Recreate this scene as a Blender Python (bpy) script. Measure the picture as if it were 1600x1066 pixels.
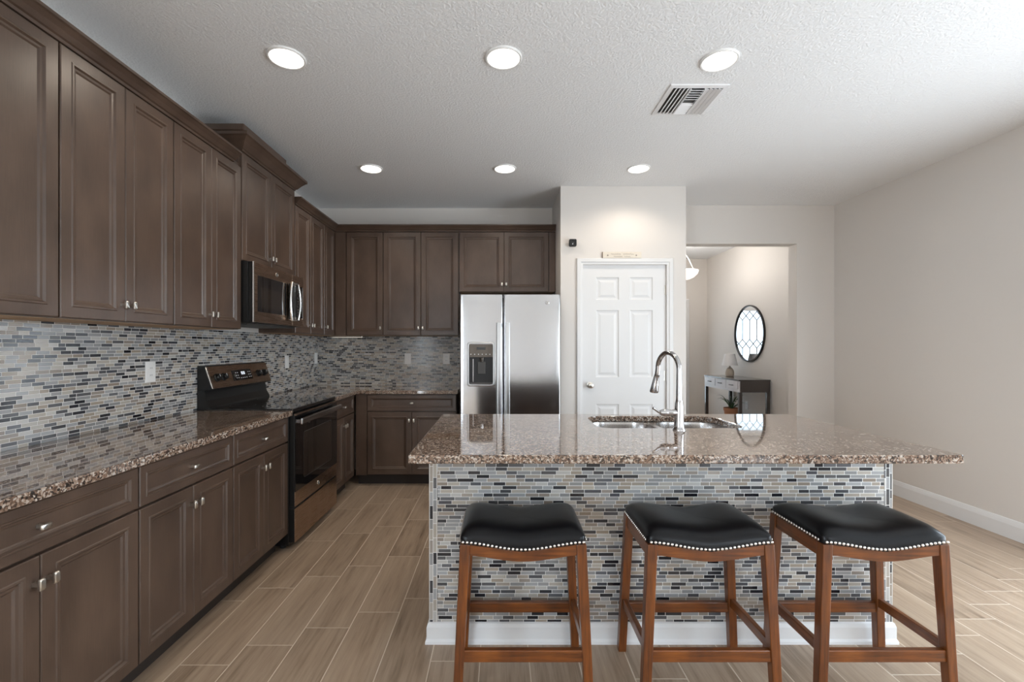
import bpy, bmesh, math, random
from mathutils import Vector

random.seed(7)
PI = math.pi
for o in list(bpy.data.objects):
    bpy.data.objects.remove(o, do_unlink=True)
SC = bpy.context.scene
COL = SC.collection

# ------------------------------------------------------------------ main measures (metres)
H = 1.325            # eye height
CEIL = 2.81
XL, XR = -1.975, 3.52
YB = 4.90            # wall behind the back cabinets
YP = 4.223           # pantry front wall
YO, YO2 = 4.80, 4.94  # wall with the hall opening
YF = 7.76            # far wall of the entry hall
YR = -4.6            # wall behind the camera
CT = 0.908           # counter top height

# ------------------------------------------------------------------ camera
cam_d = bpy.data.cameras.new('camera')
cam = bpy.data.objects.new('camera', cam_d)
COL.objects.link(cam)
cam.location = (0, 0, H)
cam.rotation_euler = (PI / 2, 0, 0)
cam_d.sensor_width = 36.0
cam_d.lens = 36.0 * 711 / 1600
cam_d.shift_x = 18 / 1600
cam_d.shift_y = 8 / 1600
cam_d.clip_start = 0.05
SC.camera = cam

# ------------------------------------------------------------------ world, window light, exposure
SKY = 10.4
CAN_W = 2.8
world = bpy.data.worlds.new('world')
SC.world = world
world.use_nodes = True
wt = world.node_tree
bg = wt.nodes['Background']
tc = wt.nodes.new('ShaderNodeTexCoord')
sx = wt.nodes.new('ShaderNodeSeparateXYZ')
wr = wt.nodes.new('ShaderNodeValToRGB')
wr.color_ramp.elements[0].position = 0.47
wr.color_ramp.elements[0].color = (0.62, 0.68, 0.735, 1)
wr.color_ramp.elements[1].position = 0.53
wr.color_ramp.elements[1].color = (0.65, 0.75, 0.85, 1)
mr = wt.nodes.new('ShaderNodeMath'); mr.operation = 'MULTIPLY_ADD'
mr.inputs[1].default_value = 0.5; mr.inputs[2].default_value = 0.5
wt.links.new(tc.outputs['Generated'], sx.inputs[0])
wt.links.new(sx.outputs['Z'], mr.inputs[0])
wt.links.new(mr.outputs[0], wr.inputs[0])
wt.links.new(wr.outputs[0], bg.inputs['Color'])
bg.inputs['Strength'].default_value = SKY

def portal(name, loc, rot, w, h):
    l = bpy.data.lights.new(name, 'AREA')
    l.shape = 'RECTANGLE'; l.size = w; l.size_y = h
    l.cycles.is_portal = True
    o = bpy.data.objects.new(name, l)
    o.location = loc; o.rotation_euler = rot
    COL.objects.link(o)
    return o

# openings behind and beside the camera and the glazed front door
ADDED_BACK_OPEN = (-4.30, -2.30, 0.05, 2.25)   # added unseen opening in the right wall, sends light to the island front
ADDED_LEFT_OPEN = (-3.60, -1.00, 0.05, 2.25)   # added unseen opening in the left wall to brighten the right wall
SIDE_OPEN = (0.12, 2.40, 0.05, 2.08)    # y0 y1 z0 z1 in the right wall
portal('added_back_window_daylight', (XR + 0.13, (ADDED_BACK_OPEN[0] + ADDED_BACK_OPEN[1]) / 2, 1.15), (PI / 2, 0, PI / 2), 2.2, 2.2)
portal('side_window_daylight', (XR + 0.13, (SIDE_OPEN[0] + SIDE_OPEN[1]) / 2, 1.065), (PI / 2, 0, PI / 2), 2.28, 2.03)
portal('added_left_window_daylight', (XL - 0.13, (ADDED_LEFT_OPEN[0] + ADDED_LEFT_OPEN[1]) / 2, 1.15), (PI / 2, 0, -PI / 2), 2.6, 2.2)
portal('front_door_daylight', (2.675, YF + 0.2, 1.14), (-PI / 2, 0, 0), 0.63, 1.58)

SC.view_settings.view_transform = 'Standard'
SC.view_settings.look = 'None'
SC.view_settings.exposure = 0.52
SC.view_settings.gamma = 1.0
SC.view_settings.use_curve_mapping = False
SC.cycles.use_denoising = True
SC.cycles.max_bounces = 10
SC.cycles.diffuse_bounces = 6
SC.cycles.glossy_bounces = 5
SC.cycles.transparent_max_bounces = 8
SC.cycles.caustics_reflective = False
SC.cycles.caustics_refractive = False
SC.cycles.sample_clamp_indirect = 6.0

# ------------------------------------------------------------------ materials
def new_mat(name):
    m = bpy.data.materials.new(name)
    m.use_nodes = True
    nt = m.node_tree
    return m, nt, nt.nodes['Principled BSDF']

def N(nt, kind, **kw):
    n = nt.nodes.new('ShaderNode' + kind)
    for k, v in kw.items():
        setattr(n, k, v)
    return n

def L(nt, a, b):
    nt.links.new(a, b)

def math_n(nt, op, a, b=None, c=None):
    n = N(nt, 'Math', operation=op)
    for i, v in enumerate((a, b, c)):
        if v is None:
            continue
        if isinstance(v, (int, float)):
            n.inputs[i].default_value = v
        else:
            L(nt, v, n.inputs[i])
    return n.outputs[0]

def ramp(nt, fac, stops, interp='LINEAR'):
    r = N(nt, 'ValToRGB')
    cr = r.color_ramp
    cr.interpolation = interp
    while len(cr.elements) > 1:
        cr.elements.remove(cr.elements[-1])
    cr.elements[0].position = stops[0][0]
    cr.elements[0].color = (*stops[0][1], 1)
    for p, c in stops[1:]:
        e = cr.elements.new(p)
        e.color = (*c, 1)
    if fac is not None:
        L(nt, fac, r.inputs[0])
    return r.outputs[0]

def mix(nt, fac, a, b, blend='MIX'):
    n = N(nt, 'Mix', data_type='RGBA', blend_type=blend)
    if isinstance(fac, (int, float)):
        n.inputs[0].default_value = fac
    else:
        L(nt, fac, n.inputs[0])
    for i, v in ((6, a), (7, b)):
        if isinstance(v, tuple):
            n.inputs[i].default_value = (*v, 1)
        else:
            L(nt, v, n.inputs[i])
    return n.outputs[2]

def bump(nt, bsdf, height, strength, dist=0.002):
    b = N(nt, 'Bump')
    b.inputs['Strength'].default_value = strength
    b.inputs['Distance'].default_value = dist
    L(nt, height, b.inputs['Height'])
    L(nt, b.outputs[0], bsdf.inputs['Normal'])
    return b

def pos(nt):
    return N(nt, 'NewGeometry').outputs['Position']

def objc(nt):
    return N(nt, 'TexCoord').outputs['Object']

def mapping(nt, vec, scale=(1, 1, 1), loc=(0, 0, 0)):
    n = N(nt, 'Mapping')
    n.inputs['Scale'].default_value = scale
    n.inputs['Location'].default_value = loc
    L(nt, vec, n.inputs[0])
    return n.outputs[0]

def noise(nt, vec, scale, detail=4, rough=0.55):
    n = N(nt, 'TexNoise')
    n.inputs['Scale'].default_value = scale
    n.inputs['Detail'].default_value = detail
    n.inputs['Roughness'].default_value = rough
    if vec is not None:
        L(nt, vec, n.inputs['Vector'])
    return n.outputs['Fac']

def plain(name, col, rough=0.5, metal=0.0, coat=0.0, spec=0.5, var=0.0):
    m, nt, b = new_mat(name)
    b.inputs['Base Color'].default_value = (*col, 1)
    b.inputs['Roughness'].default_value = rough
    b.inputs['Metallic'].default_value = metal
    b.inputs['Coat Weight'].default_value = coat
    b.inputs['Specular IOR Level'].default_value = spec
    v = objc(nt)
    f = noise(nt, v, 60, 3)
    if var:
        c = mix(nt, f, tuple(x * (1 - var) for x in col), tuple(min(1, x * (1 + var)) for x in col))
        L(nt, c, b.inputs['Base Color'])
    return m

def paint(name, col, bstr=0.06, scale=140, rough=0.75, dist=0.002):
    m, nt, b = new_mat(name)
    p = pos(nt)
    f = noise(nt, p, 0.9, 2)
    L(nt, mix(nt, f, tuple(x * 0.985 for x in col), tuple(min(1, x * 1.015) for x in col)), b.inputs['Base Color'])
    b.inputs['Roughness'].default_value = rough
    b.inputs['Specular IOR Level'].default_value = 0.3
    bump(nt, b, noise(nt, p, scale, 3), bstr, dist)
    return m

M = {}
M['wall'] = paint('greige_wall_paint', (0.71, 0.675, 0.64))
M['trim'] = paint('white_trim_paint', (0.77, 0.77, 0.77), 0.01, 40, 0.35)

def ceiling_mat():
    m, nt, b = new_mat('knockdown_ceiling')
    p = pos(nt)
    b.inputs['Base Color'].default_value = (0.86, 0.87, 0.88, 1)
    b.inputs['Roughness'].default_value = 0.9
    b.inputs['Specular IOR Level'].default_value = 0.15
    n1 = noise(nt, p, 80, 4, 0.6)
    r = ramp(nt, n1, [(0.42, (0, 0, 0)), (0.60, (1, 1, 1))])
    bump(nt, b, r, 0.42, 0.005)
    return m
M['ceiling'] = ceiling_mat()

def cabinet_wood(name, c0, c1, rough=0.36):
    m, nt, b = new_mat(name)
    p = pos(nt)
    oi = N(nt, 'ObjectInfo').outputs['Random']
    blot = noise(nt, mapping(nt, p, (3, 3, 1.6)), 2.2, 3)
    grain = noise(nt, mapping(nt, p, (90, 90, 4)), 3.0, 5, 0.65)
    f = math_n(nt, 'ADD', math_n(nt, 'MULTIPLY', blot, 0.75), math_n(nt, 'MULTIPLY', grain, 0.3))
    c = ramp(nt, f, [(0.28, c0), (0.75, c1)])
    hsv = N(nt, 'HueSaturation')
    L(nt, c, hsv.inputs['Color'])
    L(nt, math_n(nt, 'MULTIPLY_ADD', oi, 0.16, 0.92), hsv.inputs['Value'])
    L(nt, hsv.outputs[0], b.inputs['Base Color'])
    b.inputs['Roughness'].default_value = rough
    b.inputs['Coat Weight'].default_value = 0.25
    b.inputs['Coat Roughness'].default_value = 0.28
    bump(nt, b, grain, 0.05, 0.001)
    return m
M['cab'] = cabinet_wood('espresso_cabinet_wood', (0.052, 0.031, 0.021), (0.116, 0.073, 0.051))
M['cab_in'] = plain('raw_cabinet_underside', (0.42, 0.27, 0.15), 0.6, var=0.1)
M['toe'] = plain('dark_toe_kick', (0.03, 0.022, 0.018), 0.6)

def granite():
    m, nt, b = new_mat('brown_granite')
    p = pos(nt)
    wv = mapping(nt, p, (1, 1, 1))
    v1 = N(nt, 'TexVoronoi'); v1.inputs['Scale'].default_value = 165; v1.inputs['Randomness'].default_value = 1
    n0 = N(nt, 'TexNoise'); n0.inputs['Scale'].default_value = 90; n0.inputs['Detail'].default_value = 3
    L(nt, wv, n0.inputs['Vector'])
    warp = N(nt, 'VectorMath', operation='MULTIPLY_ADD')
    L(nt, n0.outputs['Color'], warp.inputs[0])
    warp.inputs[1].default_value = (0.012, 0.012, 0.012)
    L(nt, wv, warp.inputs[2])
    L(nt, warp.outputs[0], v1.inputs['Vector'])
    sep = N(nt, 'SeparateColor'); L(nt, v1.outputs['Color'], sep.inputs[0])
    patch = noise(nt, wv, 26, 3)
    f = math_n(nt, 'ADD', math_n(nt, 'MULTIPLY', sep.outputs[0], 0.72), math_n(nt, 'MULTIPLY', patch, 0.42))
    c = ramp(nt, f, [(0.0, (0.012, 0.010, 0.010)), (0.27, (0.035, 0.026, 0.022)), (0.40, (0.100, 0.062, 0.044)),
                     (0.58, (0.205, 0.126, 0.086)), (0.74, (0.33, 0.240, 0.180)), (0.95, (0.56, 0.50, 0.44))])
    L(nt, c, b.inputs['Base Color'])
    b.inputs['Roughness'].default_value = 0.05
    b.inputs['Specular IOR Level'].default_value = 0.6
    b.inputs['Coat Weight'].default_value = 0.6
    b.inputs['Coat Roughness'].default_value = 0.02
    return m
M['granite'] = granite()

def mosaic(name, ua, va, unit=0.056, row=0.0166, seed=0.0):
    m, nt, b = new_mat(name)
    sp = N(nt, 'SeparateXYZ'); L(nt, pos(nt), sp.inputs[0])
    u, v = sp.outputs[ua], sp.outputs[va]
    vr = math_n(nt, 'DIVIDE', math_n(nt, 'ADD', v, 10.0 + seed), row)
    rid = math_n(nt, 'FLOOR', vr)
    fr = math_n(nt, 'FRACT', vr)
    w = math_n(nt, 'ADD', math_n(nt, 'DIVIDE', math_n(nt, 'ADD', u, 10.0), unit), math_n(nt, 'MULTIPLY', rid, 53.713))
    vo = N(nt, 'TexVoronoi', voronoi_dimensions='1D'); vo.inputs['Scale'].default_value = 1
    vo.inputs['Randomness'].default_value = 0.85
    L(nt, w, vo.inputs['W'])
    ve = N(nt, 'TexVoronoi', voronoi_dimensions='1D', feature='DISTANCE_TO_EDGE'); ve.inputs['Scale'].default_value = 1
    ve.inputs['Randomness'].default_value = 0.85
    L(nt, w, ve.inputs['W'])
    du = math_n(nt, 'MULTIPLY', ve.outputs['Distance'], unit)
    dv = math_n(nt, 'MULTIPLY', math_n(nt, 'MINIMUM', fr, math_n(nt, 'SUBTRACT', 1.0, fr)), row)
    d = math_n(nt, 'MINIMUM', du, dv)
    sep = N(nt, 'SeparateColor'); L(nt, vo.outputs['Color'], sep.inputs[0])
    col = ramp(nt, sep.outputs[0], [(0.0, (0.010, 0.010, 0.014)), (0.22, (0.055, 0.058, 0.068)), (0.29, (0.34, 0.285, 0.225)),
                                    (0.42, (0.255, 0.254, 0.252)), (0.57, (0.43, 0.385, 0.325)), (0.72, (0.335, 0.338, 0.34)),
                                    (0.86, (0.265, 0.218, 0.175)), (0.94, (0.51, 0.49, 0.46))], 'CONSTANT')
    tilev = mix(nt, math_n(nt, 'MULTIPLY', sep.outputs[1], 0.22), col, (0.5, 0.5, 0.5))
    isg = math_n(nt, 'LESS_THAN', d, 0.0011)
    L(nt, mix(nt, isg, tilev, (0.80, 0.785, 0.76)), b.inputs['Base Color'])
    L(nt, math_n(nt, 'MULTIPLY_ADD', isg, 0.6, 0.14), b.inputs['Roughness'])
    hgt = math_n(nt, 'MINIMUM', math_n(nt, 'DIVIDE', d, 0.0022), 1.0)
    bump(nt, b, hgt, 0.5, 0.0012)
    return m
M['mos_left'] = mosaic('mosaic_tile_left', 1, 2, seed=0.0)
M['mos_back'] = mosaic('mosaic_tile_back', 0, 2, seed=3.31)
M['mos_edge'] = mosaic('mosaic_tile_edge', 2, 0, row=0.0166, seed=0.0123)
M['mos_edge_y'] = mosaic('mosaic_tile_edge_side', 2, 1, row=0.0166, seed=0.0027)

def plank_floor():
    m, nt, b = new_mat('wood_look_plank_tile')
    sp = N(nt, 'SeparateXYZ'); L(nt, pos(nt), sp.inputs[0])
    W_, L_ = 0.2077, 0.602
    uu = math_n(nt, 'DIVIDE', math_n(nt, 'ADD', sp.outputs[0], 1.333 + 20 * W_), W_)
    cid = math_n(nt, 'FLOOR', uu)
    fu = math_n(nt, 'FRACT', uu)
    yy = math_n(nt, 'SUBTRACT', sp.outputs[1], math_n(nt, 'MULTIPLY_ADD', cid, 0.125, 1.89 - 20 * 0.125 - 20 * L_))
    vv = math_n(nt, 'DIVIDE', yy, L_)
    rid = math_n(nt, 'FLOOR', vv)
    fv = math_n(nt, 'FRACT', vv)
    du = math_n(nt, 'MULTIPLY', math_n(nt, 'MINIMUM', fu, math_n(nt, 'SUBTRACT', 1.0, fu)), W_)
    dv = math_n(nt, 'MULTIPLY', math_n(nt, 'MINIMUM', fv, math_n(nt, 'SUBTRACT', 1.0, fv)), L_)
    d = math_n(nt, 'MINIMUM', du, dv)
    cmb = N(nt, 'CombineXYZ'); L(nt, cid, cmb.inputs[0]); L(nt, rid, cmb.inputs[1])
    wn = N(nt, 'TexWhiteNoise', noise_dimensions='3D'); L(nt, cmb.outputs[0], wn.inputs['Vector'])
    sh = N(nt, 'VectorMath', operation='MULTIPLY_ADD')
    L(nt, wn.outputs['Color'], sh.inputs[0]); sh.inputs[1].default_value = (7, 7, 7)
    L(nt, pos(nt), sh.inputs[2])
    g1 = noise(nt, mapping(nt, sh.outputs[0], (26, 1.5, 1)), 1.6, 6, 0.65)
    g2 = noise(nt, mapping(nt, sh.outputs[0], (6, 1.0, 1)), 1.5, 3)
    g3 = noise(nt, mapping(nt, sh.outputs[0], (120, 5, 1)), 1.5, 3)
    f = math_n(nt, 'ADD', math_n(nt, 'ADD', math_n(nt, 'MULTIPLY', g1, 0.5), math_n(nt, 'MULTIPLY', g2, 0.4)),
               math_n(nt, 'MULTIPLY_ADD', wn.outputs['Value'], 0.10, math_n(nt, 'MULTIPLY', g3, 0.17)))
    c = ramp(nt, f, [(0.30, (0.090, 0.060, 0.040)), (0.42, (0.230, 0.162, 0.110)), (0.56, (0.390, 0.288, 0.205)), (0.76, (0.500, 0.385, 0.282))])
    isg = math_n(nt, 'LESS_THAN', d, 0.0023)
    L(nt, mix(nt, isg, c, (0.68, 0.575, 0.46)), b.inputs['Base Color'])
    L(nt, math_n(nt, 'MULTIPLY_ADD', isg, 0.4, 0.33), b.inputs['Roughness'])
    hgt = math_n(nt, 'ADD', math_n(nt, 'MINIMUM', math_n(nt, 'DIVIDE', d, 0.003), 1.0), math_n(nt, 'MULTIPLY', g1, 0.25))
    bump(nt, b, hgt, 0.35, 0.001)
    return m
M['floor'] = plank_floor()

def brushed(name, col, rough, axis_scale):
    m, nt, b = new_mat(name)
    b.inputs['Base Color'].default_value = (*col, 1)
    b.inputs['Metallic'].default_value = 1.0
    n = noise(nt, mapping(nt, pos(nt), axis_scale), 3.0, 3)
    L(nt, math_n(nt, 'MULTIPLY_ADD', n, 0.12, rough - 0.06), b.inputs['Roughness'])
    bump(nt, b, n, 0.015, 0.001)
    return m
M['steel'] = brushed('brushed_stainless', (0.53, 0.53, 0.54), 0.15, (2, 2, 300))
M['steel_sink'] = brushed('sink_stainless', (0.58, 0.56, 0.545), 0.22, (200, 3, 3))
M['slate'] = brushed('bronze_slate_steel', (0.45, 0.33, 0.25), 0.28, (2, 2, 300))
M['bright'] = plain('bright_metal_edge', (0.78, 0.77, 0.75), 0.2, 1.0)
M['chrome'] = plain('polished_chrome', (0.60, 0.60, 0.61), 0.08, 1.0)
M['nickel'] = plain('satin_nickel', (0.72, 0.69, 0.64), 0.28, 1.0)
M['handle_steel'] = plain('satin_handle_steel', (0.56, 0.56, 0.56), 0.30, 1.0)
M['black_glass'] = plain('black_glass', (0.006, 0.006, 0.007), 0.04, 0, 0.5, 0.6)
M['win_glass'] = plain('dark_oven_glass', (0.022, 0.017, 0.014), 0.06, 0, 0.5, 0.6)
M['black'] = plain('black_enamel', (0.010, 0.010, 0.010), 0.3)
M['black_matte'] = plain('black_plastic', (0.014, 0.014, 0.015), 0.5)
M['dgrey'] = plain('dark_grey_plastic', (0.055, 0.052, 0.05), 0.4)
M['taupe'] = plain('dark_taupe_panel', (0.135, 0.112, 0.092), 0.45)
M['white_plastic'] = plain('white_plastic', (0.84, 0.84, 0.83), 0.35)
M['slot'] = plain('dark_slot', (0.05, 0.05, 0.05), 0.6)
M['vent_white'] = plain('white_vent_metal', (0.80, 0.80, 0.81), 0.45)
M['vent_dark'] = plain('vent_duct', (0.10, 0.10, 0.10), 0.8)

def leather():
    m, nt, b = new_mat('black_leather')
    b.inputs['Base Color'].default_value = (0.005, 0.005, 0.006, 1)
    b.inputs['Roughness'].default_value = 0.30
    b.inputs['Specular IOR Level'].default_value = 0.26
    v = N(nt, 'TexVoronoi'); v.inputs['Scale'].default_value = 420
    L(nt, objc(nt), v.inputs['Vector'])
    w = noise(nt, objc(nt), 14, 3)
    h = math_n(nt, 'ADD', math_n(nt, 'MULTIPLY', v.outputs['Distance'], 0.2), w)
    bump(nt, b, h, 0.10, 0.003)
    return m
M['leather'] = leather()

def stool_wood(nm, sc):
    m, nt, b = new_mat(nm)
    o = objc(nt)
    g = noise(nt, mapping(nt, o, sc), 2.5, 5, 0.6)
    k = noise(nt, mapping(nt, o, (5, 5, 2)), 2.0, 2)
    f = math_n(nt, 'ADD', math_n(nt, 'MULTIPLY', g, 0.6), math_n(nt, 'MULTIPLY', k, 0.4))
    c = ramp(nt, f, [(0.32, (0.050, 0.013, 0.003)), (0.55, (0.160, 0.044, 0.006)), (0.75, (0.265, 0.080, 0.012))])
    L(nt, c, b.inputs['Base Color'])
    b.inputs['Roughness'].default_value = 0.32
    b.inputs['Coat Weight'].default_value = 0.3
    b.inputs['Coat Roughness'].default_value = 0.2
    return m
M['stool'] = stool_wood('walnut_stool_wood', (40, 40, 3))
M['stool_x'] = stool_wood('walnut_stool_rail', (3, 40, 40))
M['stool_y'] = stool_wood('walnut_stool_side_rail', (40, 3, 40))
M['nail'] = plain('pewter_nailhead', (0.70, 0.66, 0.62), 0.25, 1.0)
M['console'] = plain('dark_console_wood', (0.050, 0.040, 0.037), 0.25, 0, 0.6, 0.6, var=0.2)
M['console_front_sheen'] = plain('painted_sheen_drawer_front', (0.62, 0.61, 0.64), 0.3)  # dark wood painted pale, stands in for the bright front-door glass reflected in it
M['mirror'] = plain('mirror_silver', (0.93, 0.94, 0.94), 0.0, 1.0)
M['frame_dark'] = plain('dark_bronze_frame', (0.035, 0.032, 0.032), 0.35, 0.6)
M['shade'] = plain('white_lamp_shade', (0.80, 0.79, 0.80), 0.8)
M['ceramic'] = plain('beige_ceramic', (0.50, 0.42, 0.34), 0.5, var=0.15)
M['terracotta'] = plain('terracotta', (0.42, 0.19, 0.10), 0.75, var=0.12)
M['leaf'] = plain('green_leaf', (0.045, 0.10, 0.03), 0.45, var=0.3)
M['petal'] = plain('white_petal', (0.82, 0.80, 0.80), 0.6)
M['soil'] = plain('potting_soil', (0.03, 0.02, 0.014), 0.9, var=0.3)
M['sign'] = plain('cream_sign_wood', (0.72, 0.66, 0.57), 0.7, var=0.08)
M['sign_ink'] = plain('grey_sign_print', (0.30, 0.26, 0.22), 0.7)
M['sign_side'] = plain('brown_sign_edge', (0.22, 0.15, 0.10), 0.7)
M['lead'] = plain('lead_came', (0.08, 0.08, 0.085), 0.5, 0.2)
M['silicone'] = plain('pale_edge_strip', (0.62, 0.60, 0.56), 0.4)

def emit(name, col, s):
    m, nt, b = new_mat(name)
    b.inputs['Base Color'].default_value = (*col, 1)
    b.inputs['Emission Color'].default_value = (*col, 1)
    b.inputs['Emission Strength'].default_value = s
    return m
M['lens'] = emit('lit_lens', (1.0, 0.93, 0.84), 3.0)
M['bowl'] = emit('lit_glass_bowl', (1.0, 0.95, 0.88), 0.75)
M['digits'] = emit('display_digits', (0.85, 0.92, 1.0), 0.9)
M['strip'] = emit('cabinet_strip_lens', (1.0, 0.9, 0.78), 0.6)

def door_glass(name, tint):
    m, nt, b = new_mat(name)
    out = nt.nodes['Material Output']
    tr = N(nt, 'BsdfTransparent'); tr.inputs[0].default_value = (*tint, 1)
    gl = N(nt, 'BsdfGlossy'); gl.inputs['Roughness'].default_value = 0.05
    ms = N(nt, 'MixShader'); ms.inputs[0].default_value = 0.08
    L(nt, tr.outputs[0], ms.inputs[1]); L(nt, gl.outputs[0], ms.inputs[2])
    L(nt, ms.outputs[0], out.inputs['Surface'])
    return m
M['glass'] = door_glass('clear_window_glass', (0.985, 0.99, 0.99))
M['obscure_glass'] = door_glass('obscure_door_glass', (0.48, 0.50, 0.51))

# ------------------------------------------------------------------ mesh helpers
def I(a, d, z):
    return (a, d, z)
def F_left(a, d, z):         # a along the left wall, d out from it
    return (XL + d, a, z)
def F_back(a, d, z):
    return (a, YB - d, z)

def wl(o):
    v = Vector((0, 0, 0))
    while o is not None:
        v += o.location
        o = o.parent
    return v

class MB:
    def __init__(s):
        s.v = []; s.f = []; s.mi = []; s.cur = 0
    def add(s, vs, fs):
        b = len(s.v)
        s.v += [tuple(p) for p in vs]
        s.f += [tuple(b + i for i in f) for f in fs]
        s.mi += [s.cur] * len(fs)
        return s
    def box(s, a0, a1, d0, d1, z0, z1, F=I):
        p = [F(a, d, z) for z in (z0, z1) for d in (d0, d1) for a in (a0, a1)]
        return s.add(p, [(0, 2, 3, 1), (4, 5, 7, 6), (0, 1, 5, 4), (2, 6, 7, 3), (0, 4, 6, 2), (1, 3, 7, 5)])
    def hexa(s, bot, top):
        return s.add(list(bot) + list(top), [(3, 2, 1, 0), (4, 5, 6, 7), (0, 1, 5, 4), (1, 2, 6, 5), (2, 3, 7, 6), (3, 0, 4, 7)])
    def rings(s, rr, cap0=True, cap1=True, closed=True):
        n = len(rr[0])
        vs = [p for r in rr for p in r]
        fs = []
        for i in range(len(rr) - 1):
            for j in range(n if closed else n - 1):
                k = (j + 1) % n
                fs.append((i * n + j, i * n + k, (i + 1) * n + k, (i + 1) * n + j))
        if cap0: fs.append(tuple(range(n - 1, -1, -1)))
        if cap1: fs.append(tuple((len(rr) - 1) * n + j for j in range(n)))
        return s.add(vs, fs)
    def panel(s, a0, a1, z0, z1, prof, F=I):
        """nested rectangles: prof = list of (inset, d)"""
        rr = []
        for ins, d in prof:
            rr.append([F(a0 + ins, d, z0 + ins), F(a1 - ins, d, z0 + ins), F(a1 - ins, d, z1 - ins), F(a0 + ins, d, z1 - ins)])
        return s.rings(rr)
    def prism(s, poly, z0, z1, F=I):
        return s.rings([[F(x, y, z0) for x, y in poly], [F(x, y, z1) for x, y in poly]])
    def cyl(s, c, r, h, axis='z', n=24, r2=None):
        r2 = r if r2 is None else r2
        def P(t, rr, hh):
            x, y = rr * math.cos(t), rr * math.sin(t)
            if axis == 'z': return (c[0] + x, c[1] + y, c[2] + hh)
            if axis == 'x': return (c[0] + hh, c[1] + x, c[2] + y)
            return (c[0] + x, c[1] + hh, c[2] + y)
        ts = [2 * PI * i / n for i in range(n)]
        return s.rings([[P(t, r, 0) for t in ts], [P(t, r2, h) for t in ts]])
    def lathe(s, prof, c, n=32, axis='z', sy=1.0):
        rr = []
        for r, h in prof:
            ring = []
            for i in range(n):
                t = 2 * PI * i / n
                x, y = r * math.cos(t), r * math.sin(t) * sy
                if axis == 'z': ring.append((c[0] + x, c[1] + y, c[2] + h))
                elif axis == 'x': ring.append((c[0] + h, c[1] + x, c[2] + y))
                else: ring.append((c[0] + x, c[1] + h, c[2] + y))
            rr.append(ring)
        return s.rings(rr)
    def tube(s, pts, r, n=14, sx=1.0, closed=False):
        pts = [Vector(p) for p in pts]
        rs = r if isinstance(r, (list, tuple)) else [r] * len(pts)
        m = len(pts)
        T = []
        for i in range(m):
            if closed:
                T.append((pts[(i + 1) % m] - pts[i - 1]).normalized())
            else:
                T.append((pts[min(i + 1, m - 1)] - pts[max(i - 1, 0)]).normalized())
        ref = Vector((0, 0, 1)) if abs(T[0].z) < 0.9 else Vector((1, 0, 0))
        u = (ref - T[0] * ref.dot(T[0])).normalized()
        rr = []
        for i in range(m):
            u = (u - T[i] * u.dot(T[i])).normalized()
            w = T[i].cross(u)
            rr.append([tuple(pts[i] + (u * math.cos(2 * PI * k / n) * sx + w * math.sin(2 * PI * k / n)) * rs[i]) for k in range(n)])
        if closed:
            rr.append(rr[0])
            return s.rings(rr, False, False)
        return s.rings(rr)
    def build(s, name, mat, parent=None, bevel=0.0, smooth=False, seg=2, angle=35, mats=None):
        off = wl(parent) if parent is not None else Vector((0, 0, 0))
        me = bpy.data.meshes.new(name)
        me.from_pydata([tuple(Vector(p) - off) for p in s.v], [], s.f)
        bm = bmesh.new(); bm.from_mesh(me)
        bmesh.ops.remove_doubles(bm, verts=bm.verts, dist=1e-6)
        bmesh.ops.recalc_face_normals(bm, faces=bm.faces)
        bm.to_mesh(me); bm.free()
        me.materials.append(mat)
        for x in (mats or []):
            me.materials.append(x)
        if mats and len(me.polygons) == len(s.mi):
            for p, k in zip(me.polygons, s.mi):
                p.material_index = k
        if smooth:
            for p in me.polygons: p.use_smooth = True
            me.set_sharp_from_angle(angle=math.radians(angle))
        o = bpy.data.objects.new(name, me)
        COL.objects.link(o)
        o.parent = parent
        if bevel:
            b = o.modifiers.new('bevel', 'BEVEL')
            b.width = bevel; b.segments = seg; b.limit_method = 'ANGLE'; b.angle_limit = math.radians(40)
        return o

def tag(o, label, cat, group=None):
    o['label'] = label; o['category'] = cat
    if group: o['group'] = group
    return o
def thing(name, loc, label, cat, group=None):
    o = bpy.data.objects.new(name, None)
    o.empty_display_size = 0.1
    o.location = loc
    COL.objects.link(o)
    return tag(o, label, cat, group)
def struct(o):
    o['kind'] = 'structure'
    return o
def copy_tree(o, parent=None):
    c = o.copy(); COL.objects.link(c); c.parent = parent
    for ch in list(o.children):
        copy_tree(ch, c)
    return c
def rrect(x0, x1, y0, y1, r, n=6):
    out = []
    rs = r if isinstance(r, (list, tuple)) else [r] * 4       # order: x1y0, x1y1, x0y1, x0y0
    for (cx, cy, a0, rad) in ((x1, y0, -90, rs[0]), (x1, y1, 0, rs[1]), (x0, y1, 90, rs[2]), (x0, y0, 180, rs[3])):
        ccx = cx - rad if cx == x1 else cx + rad
        ccy = cy - rad if cy == y1 else cy + rad
        for i in range(n + 1):
            t = math.radians(a0 + 90 * i / n)
            out.append((ccx + rad * math.cos(t), ccy + rad * math.sin(t)))
    return out
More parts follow.
